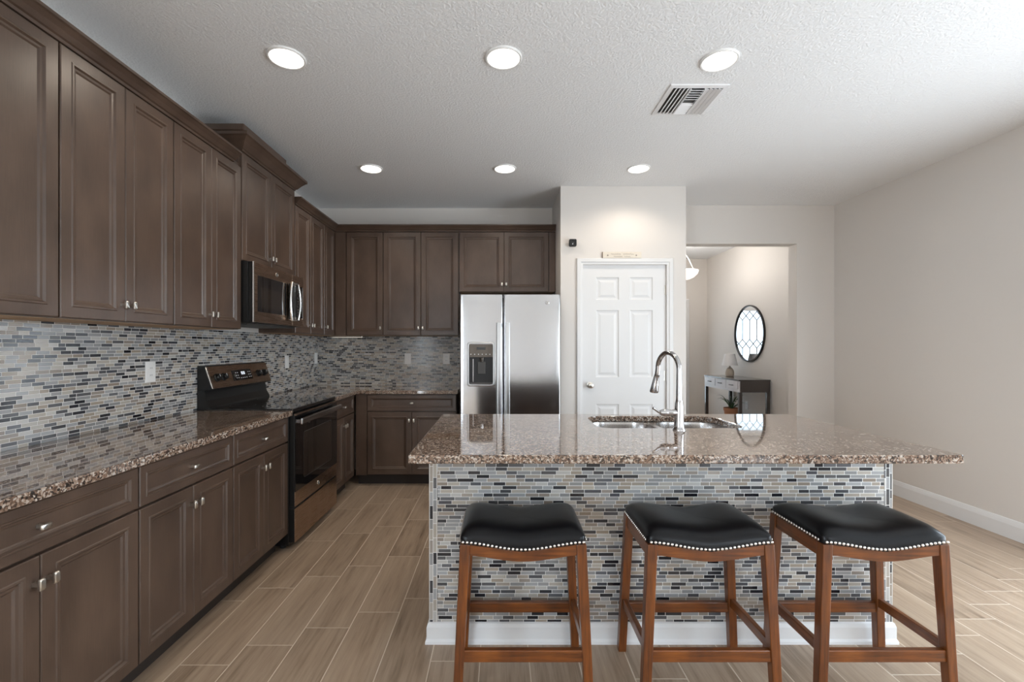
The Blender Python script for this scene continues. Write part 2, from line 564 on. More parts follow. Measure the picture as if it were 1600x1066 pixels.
def slab(name, outer, holes, z0, z1, mat, bev=0.004, parent=None):
    """flat stone slab with holes and eased edges, made through a filled 2D curve"""
    cu = bpy.data.curves.new(name, 'CURVE')
    cu.dimensions = '2D'; cu.fill_mode = 'BOTH'
    cu.extrude = (z1 - z0) / 2 - bev; cu.bevel_depth = bev; cu.bevel_resolution = 2
    cu.offset = -bev
    for poly in [outer] + holes:
        sp = cu.splines.new('POLY'); sp.points.add(len(poly) - 1); sp.use_cyclic_u = True
        for p, (x, y) in zip(sp.points, poly):
            p.co = (x, y, 0, 1)
    tmp = bpy.data.objects.new(name, cu); COL.objects.link(tmp)
    dg = bpy.context.evaluated_depsgraph_get()
    me = bpy.data.meshes.new_from_object(tmp.evaluated_get(dg))
    bpy.data.objects.remove(tmp, do_unlink=True)
    bm = bmesh.new(); bm.from_mesh(me)
    bmesh.ops.remove_doubles(bm, verts=bm.verts, dist=1e-5)
    bmesh.ops.translate(bm, verts=bm.verts, vec=(0, 0, (z0 + z1) / 2))
    bmesh.ops.recalc_face_normals(bm, faces=bm.faces)
    bm.to_mesh(me); bm.free()
    me.name = name
    if parent is not None:
        me.transform(__import__('mathutils').Matrix.Translation(-wl(parent)))
    me.materials.clear(); me.materials.append(mat)
    for p in me.polygons: p.use_smooth = False
    o = bpy.data.objects.new(name, me); COL.objects.link(o); o.parent = parent
    return o

def strip_sweep(mb, path, prof):
    """profile (out, z) swept along an XY path, out = to the right of travel, mitred corners"""
    P = [Vector((x, y)) for x, y in path]
    rr = []
    for i, p in enumerate(P):
        ns = []
        if i > 0:
            t = (P[i] - P[i - 1]).normalized(); ns.append(Vector((t.y, -t.x)))
        if i < len(P) - 1:
            t = (P[i + 1] - P[i]).normalized(); ns.append(Vector((t.y, -t.x)))
        if len(ns) == 2:
            n = (ns[0] + ns[1]); n = n / (1 + ns[0].dot(ns[1]))
        else:
            n = ns[0]
        rr.append([(p.x + n.x * d, p.y + n.y * d, z) for d, z in prof])
    mb.rings(rr)
    return mb

# ------------------------------------------------------------------ the setting
T = 0.12
def sbox(name, x0, x1, y0, y1, z0, z1, mat, extra=()):
    mb = MB().box(x0, x1, y0, y1, z0, z1)
    for e in extra: mb.box(*e)
    return struct(mb.build(name, mat))
sbox('floor', XL - T, XR + T, YR - T, YF + T, -0.1, 0, M['floor'])
sbox('ceiling', XL - T, XR + T, YR - T, YF + T, CEIL, CEIL + 0.1, M['ceiling'])
a0, a1, b0, b1 = ADDED_LEFT_OPEN
sbox('wall_left', XL - T, XL, a1, YB + T, 0, CEIL, M['wall'],
     [(XL - T, XL, YR - T, a0, 0, CEIL), (XL - T, XL, a0, a1, b1, CEIL), (XL - T, XL, a0, a1, 0, b0)])
sbox('wall_back', XL, 0.558, YB, YB + T, 0, CEIL, M['wall'])
PX0, PX1 = 0.558, 1.722
DX0, DX1, DZ = 0.766, 1.538, 2.079
# pantry closet: side, front with doorway, far side
sbox('wall_pantry_side', PX0, PX0 + 0.1, YP + 0.1, YB + T, 0, CEIL, M['wall'])
sbox('wall_pantry_front', PX0, DX0 - 0.005, YP, YP + 0.1, 0, CEIL, M['wall'],
     [(DX1 + 0.005, PX1, YP, YP + 0.1, 0, CEIL), (DX0 - 0.005, DX1 + 0.005, YP, YP + 0.1, DZ + 0.006, CEIL)])
sbox('wall_pantry_right', PX1 - 0.1, PX1, YP + 0.1, YO2 + 0.0, 0, CEIL, M['wall'])
sbox('wall_opening', 3.126, XR, YO, YO2, 0, CEIL, M['wall'], [(PX1, 3.126, YO, YO2, 2.405, CEIL)])
sbox('wall_hall_left', 1.48, 1.60, YO2, YF, 0, CEIL, M['wall'])
# hall far wall with the front doorway
FX0, FX1, FZ = 2.22, 3.13, 2.04
sbox('wall_hall_far', 1.48, FX0, YF, YF + T, 0, CEIL, M['wall'],
     [(FX1, XR, YF, YF + T, 0, CEIL), (FX0, FX1, YF, YF + T, FZ, CEIL)])
# right wall with a wide sliding-door opening beside the camera
a0, a1, b0, b1 = SIDE_OPEN
c0, c1 = ADDED_BACK_OPEN[:2]
sbox('wall_right', XR, XR + T, a1, YF + T, 0, CEIL, M['wall'],
     [(XR, XR + T, YR - T, c0, 0, CEIL), (XR, XR + T, c1, a0, 0, CEIL)] +
     [(XR, XR + T, p, q, z0, z1) for p, q in ((a0, a1), (c0, c1)) for z0, z1 in ((b1, CEIL), (0, b0))])
sbox('wall_front', XL, XR, YR - T, YR, 0, CEIL, M['wall'])
# window frames of the glazed openings
def window_frame(name, F, o, d0, d1):
    a0, a1, b0, b1 = o
    w = MB()
    for (p, q, e) in ((a0, a0 + .06, 0), (a1 - .06, a1, 0), ((a0 + a1) / 2 - .04, (a0 + a1) / 2 + .04, .06)):
        w.box(p, q, d0, d1, b0 + e, b1 - e, F)
    w.box(a0 + .06, a1 - .06, d0, d1, b0, b0 + .06, F).box(a0 + .06, a1 - .06, d0, d1, b1 - .06, b1, F)
    fo = struct(w.build(name, M['trim']))
    for p, q in ((a0 + .06, (a0 + a1) / 2 - .04), ((a0 + a1) / 2 + .04, a1 - .06)):
        MB().box(p, q, (d0 + d1) / 2 - .003, (d0 + d1) / 2 + .003, b0 + .06, b1 - .06, F).build('glass_pane', M['glass'], fo)
window_frame('window_1', lambda a, d, z: (XR + d, a, z), SIDE_OPEN, .03, .08)
window_frame('added_back_window', lambda a, d, z: (XR + d, a, z), ADDED_BACK_OPEN, .03, .08)  # added window out of view, only for more daylight
window_frame('added_left_window', lambda a, d, z: (XL - d, a, z), ADDED_LEFT_OPEN, .03, .08)  # added window out of view, fill daylight for the right wall

# baseboards
BBP = [(0, 0), (.016, 0), (.016, .095), (.012, .112), (.006, .128), (0, .132)]
def baseboard(name, path):
    return struct(strip_sweep(MB(), path, BBP).build(name, M['trim'], smooth=False))
baseboard('baseboard_right', [(XR, YO), (XR, SIDE_OPEN[1])])
baseboard('baseboard_opening', [(3.126, YO2), (3.126, YO), (XR - .016, YO)])
baseboard('baseboard_hall', [(FX1 + .1, YF), (XR, YF), (XR, YO2 + .001)])
baseboard('baseboard_pantry', [(DX1 + .064, YP), (PX1, YP), (PX1, YO)])
baseboard('baseboard_pantry_left', [(PX0, YP), (DX0 - .064, YP)])

# casing of the pantry door, three mitred lengths
def casing(name, x0, x1, z1, y, w=.058, t=.02):
    prof = [(0, 0), (0, t * .55), (w * .3, t * .7), (w * .42, t), (w * .9, t), (w, t * .6), (w, 0)]
    rr = []
    for (cx, cz, sx_, sz_) in ((x0, 0, -1, 0), (x0, z1, -1, 1), (x1, z1, 1, 1), (x1, 0, 1, 0)):
        rr.append([(cx + sx_ * o_, y - d_, cz + sz_ * o_) for o_, d_ in prof])
    return struct(MB().rings(rr).build(name, M['trim']))
casing('trim_1', DX0 - .003, DX1 + .003, DZ + .003, YP)
casing('trim_2', FX0 - .0, FX1 + .0, FZ, YF, w=.085)

# six-panel pantry door
def six_panel(mb, x0, x1, z1, yf, thick=.035):
    """slab with six moulded panels; front at y = yf facing -y"""
    W = x1 - x0
    cols = [(x0 + .122, x0 + .335), (x1 - .335, x1 - .122)]
    rows = [(0.24, 0.785), (1.035, 1.66), (1.755, 1.965)]
    xs = sorted({x0, x1, *[c for p in cols for c in p]})
    zs = sorted({0.008, z1, *[c for p in rows for c in p]})
    prof = [(0, 0), (.006, .008), (.020, .010), (.024, .010), (.046, .003)]
    for i in range(len(xs) - 1):
        for j in range(len(zs) - 1):
            is_p = any(abs(xs[i] - c[0]) < 1e-6 for c in cols) and any(abs(zs[j] - r[0]) < 1e-6 for r in rows)
            if is_p:
                rr = []
                for ins, d in prof:
                    rr.append([(xs[i] + ins, yf + d, zs[j] + ins), (xs[i + 1] - ins, yf + d, zs[j] + ins),
                               (xs[i + 1] - ins, yf + d, zs[j + 1] - ins), (xs[i] + ins, yf + d, zs[j + 1] - ins)])
                mb.rings(rr, False, True)
            else:
                mb.add([(xs[i], yf, zs[j]), (xs[i + 1], yf, zs[j]), (xs[i + 1], yf, zs[j + 1]), (xs[i], yf, zs[j + 1])], [(0, 1, 2, 3)])
    # edges and back
    b = []
    for (xa, za) in ((x0, .008), (x1, .008), (x1, z1), (x0, z1)):
        b.append((xa, za))
    ring0 = [(x, yf, .008) for x in xs] + [(x1, yf, z) for z in zs[1:]] + [(x, yf, z1) for x in xs[-2::-1]] + [(x0, yf, z) for z in zs[-2:0:-1]]
    ring1 = [(x, yf + thick, z) for x, y, z in ring0]
    mb.rings([ring0, ring1], False, True)
    return mb
door = struct(six_panel(MB(), DX0, DX1, DZ, YP + .012).build('door_1', M['trim']))
kx, kz = 0.832, .963
knob = MB().lathe([(.030, 0), (.030, -.006), (.013, -.010), (.011, -.028), (.020, -.036), (.027, -.048), (.026, -.060), (.014, -.067), (.001, -.068)],
                  (kx, YP + .012, kz), 28, 'y').build('door_knob', M['nickel'], door, smooth=True)
for hz in (1.848, 1.05, 0.25):
    hb = MB().cyl((DX1 + .001, YP + .004, hz - .045), .0065, .09, 'z', 12)
    hb.box(DX1 - .016, DX1 + .004, YP + .0095, YP + .012, hz - .045, hz + .045)
    hb.build('hinge', M['nickel'], door)

# front door with leaded glass at the end of the hall
fd = MB()
GX0, GX1, GZ0, GZ1 = 2.37, 2.985, .36, 1.93
y0, y1 = YF + .03, YF + .075
fd.box(FX0 + .003, GX0, y0, y1, .01, FZ - .004).box(GX1, FX1 - .003, y0, y1, .01, FZ - .004)
fd.box(GX0, GX1, y0, y1, .01, GZ0).box(GX0, GX1, y0, y1, GZ1, FZ - .004)
door2 = struct(fd.build('door_2', M['trim']))
MB().box(GX0, GX1, YF + .048, YF + .054, GZ0, GZ1).build('glass_pane', M['obscure_glass'], door2)
lead = MB()
def bar(p, q, r=.007):
    lead.tube([(p[0], YF + .045, p[1]), (q[0], YF + .045, q[1])], r, 6)
cw = (GX1 - GX0) / 5
for rowz in range(4):
    zc = GZ0 + .12 + rowz * .48
    for k in range(5):
        xa, xb = GX0 + k * cw, GX0 + (k + 1) * cw
        xm = (xa + xb) / 2
        top, bot = min(zc + .33, GZ1), zc
        if zc > GZ1: continue
        bar((xa, bot), (xa, top)); bar((xb, bot), (xb, top))
        if top + .075 < GZ1:
            bar((xa, top), (xm, top + .075)); bar((xb, top), (xm, top + .075))
            bar((xm, top + .075), (xm, min(top + .08, GZ1)))
        bar((xa, bot), (xm, bot - .075)); bar((xb, bot), (xm, bot - .075))
lead.build('lead_came', M['lead'], door2)
MB().lathe([(.03, 0), (.03, -.008), (.012, -.012), (.012, -.03), (.027, -.045), (.024, -.06), (.001, -.066)], (2.29, YF + .03, .97), 20, 'y').build('door_knob', M['nickel'], door2, smooth=True)

# ------------------------------------------------------------------ mosaic backsplash
sp1 = MB().box(XL, XL + .009, .987, 3.70, CT + .0, 1.437).box(XL, XL + .009, 3.70, YB, CT, 1.437)
o = MB().box(XL + .0005, XL + .009, .987, YB, CT + .001, 1.434).build('mosaic_backsplash', M['mos_left'])
tag(o, 'glass mosaic strip tile backsplash along the left wall behind the range', 'backsplash')
o = MB().box(XL + .009, -.395, YB - .009, YB - .0005, CT + .001, 1.434).build('mosaic_backsplash', M['mos_back'])
tag(o, 'glass mosaic strip tile backsplash on the back wall left of the refrigerator', 'backsplash')

# ------------------------------------------------------------------ cabinets
DOOR = [(0, 0), (0, .016), (.003, .0195), (.043, .0195), (.046, .0225), (.052, .0225), (.058, .0155), (.066, .0145), (.072, .0095)]
DRAW = [(0, 0), (0, .016), (.003, .0195), (.030, .0195), (.032, .0220), (.037, .0220), (.042, .0150), (.048, .0135), (.052, .0105)]
def shift(prof, d):
    return [(i, x + d) for i, x in prof]
def pull(parent, F, a, d, z, vertical=True):
    mb = MB()
    mb.box(a - .0055, a + .0055, d - .001, d + .022, z - .0055, z + .0055, F)
    hw, hh = (.0085, .0175) if vertical else (.0175, .0085)
    rr = []
    for k, dd in ((.82, d + .019), (1.0, d + .022), (1.0, d + .027), (.8, d + .0305)):
        rr.append([F(a + x * k, dd, z + y * k) for x, y in rrect(-hw, hw, -hh, hh, .004, 3)])
    mb.rings(rr)
    mb.build('knob', M['nickel'], parent, smooth=True, angle=50)

def cabinet(name, label, F, a0, a1, z0, z1, depth, doors=(), drawers=(), toe=False, stiles=(), d_in=0.004):
    t = thing(name, F((a0 + a1) / 2, depth / 2, 0 if toe else z0), label, 'cabinet')
    g = .0015
    c = MB().box(a0 + .0008, a1 - .0008, d_in, depth, z0, z1, F)
    c.build('carcass', M['cab'], t)
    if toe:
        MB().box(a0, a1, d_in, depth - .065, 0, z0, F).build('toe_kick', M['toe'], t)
    else:
        MB().box(a0 + .012, a1 - .012, d_in + .012, depth - .02, z0 - .0015, z0 + .0005, F).build('underside', M['cab_in'], t)
    for (p, q, zz0, zz1, kn, kz_) in doors:
        d = MB().panel(p + g, q - g, zz0, zz1, shift(DOOR, depth), F).build('door', M['cab'], t)
        if kn:
            ka = p + .022 if kn == 'a' else q - .022
            pull(d, F, ka, depth + .0195, kz_)
    for (p, q, zz0, zz1) in drawers:
        d = MB().panel(p + g, q - g, zz0, zz1, shift(DRAW, depth), F).build('drawer', M['cab'], t)
        pull(d, F, (p + q) / 2, depth + .0105, (zz0 + zz1) / 2, False)
    for (p, q, zz0, zz1) in stiles:
        MB().box(p, q, depth, depth + .018, zz0, zz1, F).build('filler_stile', M['cab'], t)
    return t

BZ0, BZ1 = .105, .872
DZ0, DZ1, RZ0, RZ1 = .114, .702, .711, .866
LB = .585          # carcass depth, left base run (door face at .605)
def base(label, F, a0, a1, depth=LB, stiles=(), d0=None, d1=None):
    d0 = a0 if d0 is None else d0
    d1 = a1 if d1 is None else d1
    mid = (d0 + d1) / 2
    e = .002
    return cabinet('base_cabinet', label, F, a0, a1, BZ0, BZ1, depth,
                   doors=[(d0 + e, mid, DZ0, DZ1, 'b', .625), (mid, d1 - e, DZ0, DZ1, 'a', .625)],
                   drawers=[(d0 + e, d1 - e, RZ0, RZ1)], toe=True, stiles=stiles)
base('dark brown base cabinet nearest the camera, cut by the left edge of the photo', F_left, .987, 1.727)
base('dark brown base cabinet with drawer and two doors, second left of the range', F_left, 1.727, 2.336)
base('dark brown base cabinet touching the left side of the range', F_left, 2.336, 2.938)
base('narrow dark brown base cabinet between the range and the room corner', F_left, 3.712, 4.262)
base('dark brown base cabinet on the back wall left of the refrigerator, partly behind the island', F_back, -1.368, -.415,
     depth=.58, d0=-1.262, d1=-.415, stiles=[(-1.366, -1.264, BZ0, BZ1)])

UZ0, UZ1 = 1.432, 2.478
UD = .283
def upper(label, F, a0, a1, dsplit, z0=UZ0, z1=UZ1, stiles=(), topz=None, d_in=0.004):
    e = .002
    doors = []
    kz_ = z0 + .075
    if len(dsplit) == 2:
        doors = [(dsplit[0] + e, dsplit[1] - e, z0 + .003, z1, dsplit and KS[0], kz_)]
    else:
        doors = [(dsplit[0] + e, dsplit[1], z0 + .003, z1, 'b', kz_), (dsplit[1], dsplit[2] - e, z0 + .003, z1, 'a', kz_)]
    return cabinet('wall_cabinet', label, F, a0, a1, z0, (topz or z1 + .03), UD, doors=doors, stiles=stiles, d_in=d_in)
KS = ['b']
upper('tall dark brown wall cabinet at the upper left edge of the photo', F_left, .987, 1.727, (.987, 1.357, 1.727))
upper('tall dark brown two-door wall cabinet, second to the left of the microwave', F_left, 1.727, 2.332, (1.727, 2.03, 2.332))
upper('tall dark brown two-door wall cabinet touching the left side of the microwave', F_left, 2.332, 2.938, (2.332, 2.635, 2.938))
upper('short raised dark brown wall cabinet directly above the microwave', F_left, 2.940, 3.706, (2.945, 3.325, 3.702), 1.882, 2.585, topz=2.5875)
upper('dark brown two-door wall cabinet just right of the microwave', F_left, 3.708, 4.320, (3.708, 4.014, 4.320))
KS[0] = 'a'
upper('dark brown single-door wall cabinet on the left wall at the room corner', F_left, 4.320, YB - UD - .021, (4.320, 4.592))
KS[0] = 'b'
upper('dark brown single-door wall cabinet on the back wall at the room corner', F_back, XL + .0005, -1.187, (-1.560, -1.187),
      stiles=[(XL + UD + .022, -1.563, UZ0, UZ1)])
upper('tall dark brown two-door wall cabinet on the back wall left of the refrigerator', F_back, -1.187, -.424, (-1.187, -.804, -.424))
upper('short dark brown wall cabinet above the refrigerator', F_back, -.424, PX0 - .004, (-.418, .036, .490), 1.872, UZ1,
      stiles=[(.492, PX0 - .004, 1.874, UZ1)])

# crown mouldings
def crown_prof(z, h=.066, p=.052):
    return [(-.02, z), (.002, z), (.006, z + .010), (.014, z + .014), (p * .55, z + h * .50), (p * .85, z + h * .74), (p, z + h * .80), (p, z + h), (-.02, z + h)]
XU = XL + UD + .02          # door face of the left wall cabinets
YU = YB - UD - .02
def crown(label, path, z, h, p):
    return tag(strip_sweep(MB(), path, crown_prof(z, h, p)).build('crown_molding', M['cab']), label, 'crown molding')
crown('dark brown crown molding over the long left row of wall cabinets', [(XU, .987), (XU, 2.858)], UZ1 + .004, .062, .05)
t = thing('crown_molding', (XL + .15, 3.325, 2.589), 'raised dark brown crown molding on the cabinet above the microwave', 'crown molding')
strip_sweep(MB(), [(XL + .002, 2.944), (XU, 2.944), (XU, 3.702), (XL + .002, 3.702)], crown_prof(2.589, .098, .072)).build('cove_molding', M['cab'], t)
MB().box(XL + .002, XU + .055, 2.865, 3.44, 2.688, 2.730).build('cap_board', M['cab'], t, bevel=.006)
crown('dark brown crown molding over the corner and back wall cabinets', [(XU, 3.708), (XU, YU), (PX0 - .003, YU)], UZ1 + .004, .062, .05)

# under-cabinet light bar at the corner
t = thing('under_cabinet_light', (-1.62, YB - .12, 1.43), 'slim silver light bar under the corner wall cabinet', 'light')
MB().box(-1.78, -1.44, YB - .16, YB - .06, 1.418, 1.4305).build('housing', M['bright'], t, bevel=.003)
MB().box(-1.76, -1.46, YB - .145, YB - .075, 1.4165, 1.4182).build('lens', M['strip'], t)

# ------------------------------------------------------------------ counters
CB = CT - .034
o = slab('countertop', [(XL + .010, .975), (-1.345, .975), (-1.345, 2.941), (XL + .010, 2.941)], [], CB, CT, M['granite'])
tag(o, 'brown speckled granite countertop on the left cabinets before the range', 'countertop')
o = slab('countertop', [(XL + .010, 3.709), (-1.345, 3.709), (-1.345, 4.275), (-.402, 4.275), (-.402, YB - .010), (XL + .010, YB - .010)], [], CB, CT, M['granite'])
tag(o, 'brown granite corner countertop running from the range to the refrigerator', 'countertop')

# ------------------------------------------------------------------ logo badge (round plate with script initials)
def badge(parent, F, a, d, z, r):
    mb = MB()
    n = 28
    def ring(rr, dd):
        return [F(a + rr * math.cos(2 * PI * i / n), dd, z + rr * math.sin(2 * PI * i / n)) for i in range(n)]
    mb.rings([ring(r, d), ring(r, d + .002), ring(r * .88, d + .003), ring(r * .84, d + .0015), ring(r * .01, d + .0015)])
    b = mb.build('logo_badge', M['bright'], parent)
    s = MB()
    def curl(pts):
        s.tube([F(a + x * r, d + .0018, z + y * r) for x, y in pts], r * .075, 6)
    g = [(.0 + .28 * math.cos(t) - .22, .28 * math.sin(t) + .08) for t in [math.radians(k) for k in range(40, 331, 24)]]
    curl(g + [(-.02, -.35), (-.18, -.48), (-.36, -.42)])
    e = [(.42, .36), (.30, .44), (.16, .34), (.18, .16), (.34, .10), (.18, .02), (.10, -.16), (.22, -.32), (.40, -.28), (.50, -.14)]
    curl(e)
    for k in range(4):
        t0 = math.radians(45 + 90 * k)
        curl([(.68 * math.cos(t0 + q * .12), .68 * math.sin(t0 + q * .12) ) for q in range(-4, 5)])
    s.build('monogram', M['dgrey'], b)

# ------------------------------------------------------------------ range
RY0, RY1 = 2.945, 3.704
rg = thing('range', (XL + .33, (RY0 + RY1) / 2, 0), 'freestanding electric range with black glass cooktop and slate steel door', 'range')
XF = -1.372
MB().box(XL + .012, XF, RY0, RY1, .03, .893).build('body', M['black'], rg, bevel=.003)
for yy in (RY0 + .05, RY1 - .05):
    for xx in (XL + .08, XF - .06):
        MB().cyl((xx, yy, 0), .018, .032, 'z', 14).build('foot', M['black_matte'], rg)
ck = MB().box(XL + .06, -1.343, RY0 - .0025, RY1 + .0025, .893, .918).build('cooktop', M['black_glass'], rg, bevel=.004)
for (bx, by, br) in ((-1.52, 3.13, .105), (-1.52, 3.53, .085), (-1.77, 3.13, .08), (-1.77, 3.53, .105), (-1.66, 3.325, .05)):
    n = 40
    m_ = MB()
    rr = [[(bx + q * math.cos(2 * PI * i / n), by + q * math.sin(2 * PI * i / n), .9183) for i in range(n)] for q in (br, br - .003)]
    m_.rings([rr[0], rr[1], [(x, y, .9179) for x, y, z in rr[1]], [(x, y, .9179) for x, y, z in rr[0]], rr[0]], False, False)
    m_.build('burner_ring', M['dgrey'], ck)
# backguard: black lower part, tilted control panel
bgp = [(XL + .012, .905), (XL + .100, .905), (XL + .094, .93), (XL + .072, .97), (XL + .060, 1.035), (XL + .012, 1.035)]
MB().rings([[(x, y, z) for x, z in bgp] for y in (RY0, RY1 - .0)]).build('backguard', M['black'], rg, smooth=False)
cp = [(XL + .012, 1.036), (XL + .102, 1.036), (XL + .106, 1.045), (XL + .058, 1.190), (XL + .050, 1.197), (XL + .012, 1.197)]
head = MB().rings([[(x, y, z) for x, z in cp] for y in (RY0, RY1)]).build('control_housing', M['black'], rg, bevel=.002)
# panel frame in tilted coordinates
p0 = Vector((XL + .106, 0, 1.045)); p1 = Vector((XL + .058, 0, 1.190))
tdir = (p1 - p0).normalized(); tn = Vector((tdir.z, 0, -tdir.x))
PH = (p1 - p0).length
def F_ctl(a, d, z):
    q = p0 + tdir * z + tn * d
    return (q.x, a, q.z)
MB().box(RY0 + .018, RY1 - .001, .0, .004, .001, PH - .001, F_ctl).build('control_panel', M['slate'], rg)
MB().box(RY0 + .002, RY0 + .018, .0, .006, .0, PH, F_ctl).build('end_trim', M['bright'], rg, bevel=.002)
dp = MB().box(3.205, 3.45, .004, .006, .036, .112, F_ctl).build('display', M['black_glass'], rg)
dg = MB()
for k, a in enumerate((3.318, 3.329, 3.343, 3.354)):
    dg.box(a, a + .0015, .006, .0065, .078, .096, F_ctl).box(a + .0065, a + .008, .006, .0065, .078, .096, F_ctl)
    dg.box(a, a + .008, .006, .0065, .0765, .078, F_ctl).box(a, a + .008, .006, .0065, .096, .0975, F_ctl)
dg.build('clock_digits', M['digits'], dp)
for a in (3.245, 3.268, 3.405, 3.428):
    for z in (.052, .070, .090):
        MB().box(a, a + .010, .006, .0064, z, z + .0045, F_ctl).build('touch_key', M['vent_white'], dp)
for a in (3.296, 3.32, 3.344, 3.368):
    MB().box(a, a + .010, .006, .0064, .049, .054, F_ctl).build('touch_key', M['vent_white'], dp)
for a in (3.025, 3.100, 3.545, 3.625):
    k_ = MB()
    n = 24
    def ring(rr, dd):
        return [F_ctl(a + rr * math.cos(2 * PI * i / n), dd, .072 + rr * math.sin(2 * PI * i / n)) for i in range(n)]
    k_.rings([ring(.027, .004), ring(.027, .010), ring(.022, .012), ring(.020, .030), ring(.018, .032)])
    kb = k_.build('control_knob', M['black'], rg, smooth=True)
    MB().box(a - .0015, a + .0015, .031, .0330, .072, .090, F_ctl).build('knob_pointer', M['vent_white'], kb)
# oven door and drawer
XD = -1.332
od = MB().box(XF + .001, XD - .003, RY0 + .004, RY1 - .004, .282, .884).build('oven_door', M['black'], rg, bevel=.003)
MB().box(XD - .004, XD, RY0 + .004, RY1 - .004, .282, .377).build('lower_band', M['slate'], od, bevel=.0015)
MB().box(XD - .004, XD, RY0 + .004, RY1 - .004, .873, .884).build('top_band', M['slate'], od, bevel=.0015)
MB().box(XD - .002, XD + .003, RY0 + .006, RY1 - .006, .378, .872).build('door_glass', M['black_glass'], od)
MB().box(XD + .003, XD + .0036, RY0 + .13, RY1 - .13, .44, .745).build('oven_window', M['win_glass'], od)
fr = MB().rings([[(XD + .0037, y, z) for y, z in rrect(RY0 + .13 - q, RY1 - .13 + q, .44 - q, .745 + q, .02, 4)] for q in (0, .003)], False, False)
fr.build('window_border', M['dgrey'], od)
hd = MB()
hd.box(XD + .030, XD + .046, RY0 + .008, RY1 - .008, .815, .856)
h_ = hd.build('handle', M['steel'], od, bevel=.007, seg=3)
for yy in (RY0 + .03, RY1 - .03):
    MB().box(XD + .002, XD + .032, yy - .014, yy + .014, .822, .846).build('handle_mount', M['steel'], h_, bevel=.003)
badge(od, F_left, 3.325, XD - XL, .328, .016)
sd = MB().box(XF + .001, XD - .003, RY0 + .004, RY1 - .004, .05, .268).build('storage_drawer', M['black'], rg, bevel=.003)
MB().box(XD - .004, XD, RY0 + .004, RY1 - .004, .05, .268).build('drawer_face', M['slate'], sd, bevel=.0015)
MB().box(XF - .001, XD - .008, RY0 + .01, RY1 - .01, .266, .284).build('drawer_gap', M['black_matte'], rg)

# ------------------------------------------------------------------ microwave
MY0, MY1, MZ0, MZ1 = 2.946, 3.702, 1.478, 1.878
MX = -1.602
mw = thing('microwave', (XL + .19, (MY0 + MY1) / 2, MZ0), 'over-the-range microwave with dark window under the raised cabinet', 'microwave')
MB().box(XL + .012, MX - .035, MY0, MY1, MZ0, MZ1).build('body', M['black'], mw, bevel=.002)
MB().box(XL + .03, MX - .06, MY0 + .04, MY1 - .04, MZ0 - .012, MZ0 + .001).build('vent_grille', M['dgrey'], mw)
dr = MB().box(MX - .033, MX - .002, MY0 + .002, 3.500, MZ0 + .004, MZ1 - .002).build('door', M['black'], mw, bevel=.003)
MB().box(MX - .003, MX, MY0 + .016, 3.500, MZ0 + .004, MZ1 - .002).build('door_face', M['slate'], dr, bevel=.001)
MB().box(MX - .006, MX + .0015, MY0 + .0015, MY0 + .018, MZ0 + .003, MZ1 - .001).build('end_trim', M['bright'], dr, bevel=.002)
MB().box(MX - .002, MX + .0012, MY0 + .055, 3.400, MZ0 + .075, MZ1 - .085).build('window', M['black_glass'], dr)
MB().box(MX + .0010, MX + .0017, MY0 + .095, 3.375, MZ0 + .10, MZ1 - .16).build('mesh_screen', M['win_glass'], dr)
badge(dr, F_left, 3.26, MX - XL, MZ1 - .043, .016)
pn = MB().box(MX - .033, MX, 3.503, MY1 - .002, MZ0 + .004, MZ1 - .002).build('control_side', M['slate'], mw, bevel=.003)
kp = MB().box(MX - .002, MX + .0012, 3.520, MY1 - .022, MZ0 + .070, MZ1 - .080).build('keypad', M['black_glass'], pn)
for r_ in range(7):
    for c_ in range(3):
        ya = 3.545 + c_ * .042; za = MZ0 + .085 + r_ * .022
        MB().box(MX + .0012, MX + .0016, ya, ya + .020, za, za + .009).build('key', M['dgrey'], kp)
MB().box(MX + .0012, MX + .0016, 3.535, MY1 - .035, MZ1 - .118, MZ1 - .096).build('clock_display', M['win_glass'], kp)
MB().box(MX - .001, MX + .003, MY1 - .022, MY1 - .016, MZ0 + .060, MZ1 - .085).build('edge_trim', M['bright'], pn)
# bowed handle: a barrel-shaped closed loop standing off the door
hp = []
zz0, zz1 = MZ0 + .045, MZ1 - .075
yc = 3.475
for k in range(9):
    s_ = k / 8; hp.append((MX + .030, yc - .045 - .018 * math.sin(PI * s_), zz0 + (zz1 - zz0) * s_))
for k in range(9):
    s_ = 1 - k / 8; hp.append((MX + .034 + .012 * math.sin(PI * s_), yc + .050 + .016 * math.sin(PI * s_), zz0 + (zz1 - zz0) * s_))
hl = MB().tube(hp, .0085, 10, closed=True).build('handle', M['bright'], dr, smooth=True)
MB().box(MX + .006, MX + .026, yc - .048, yc + .048, zz0 + .004, zz1 - .004).build('handle_backing', M['black'], hl, bevel=.003)
for z in (zz0 + .012, zz1 - .012):
    MB().box(MX, MX + .030, yc - .02, yc + .02, z - .010, z + .010).build('handle_mount', M['bright'], hl)

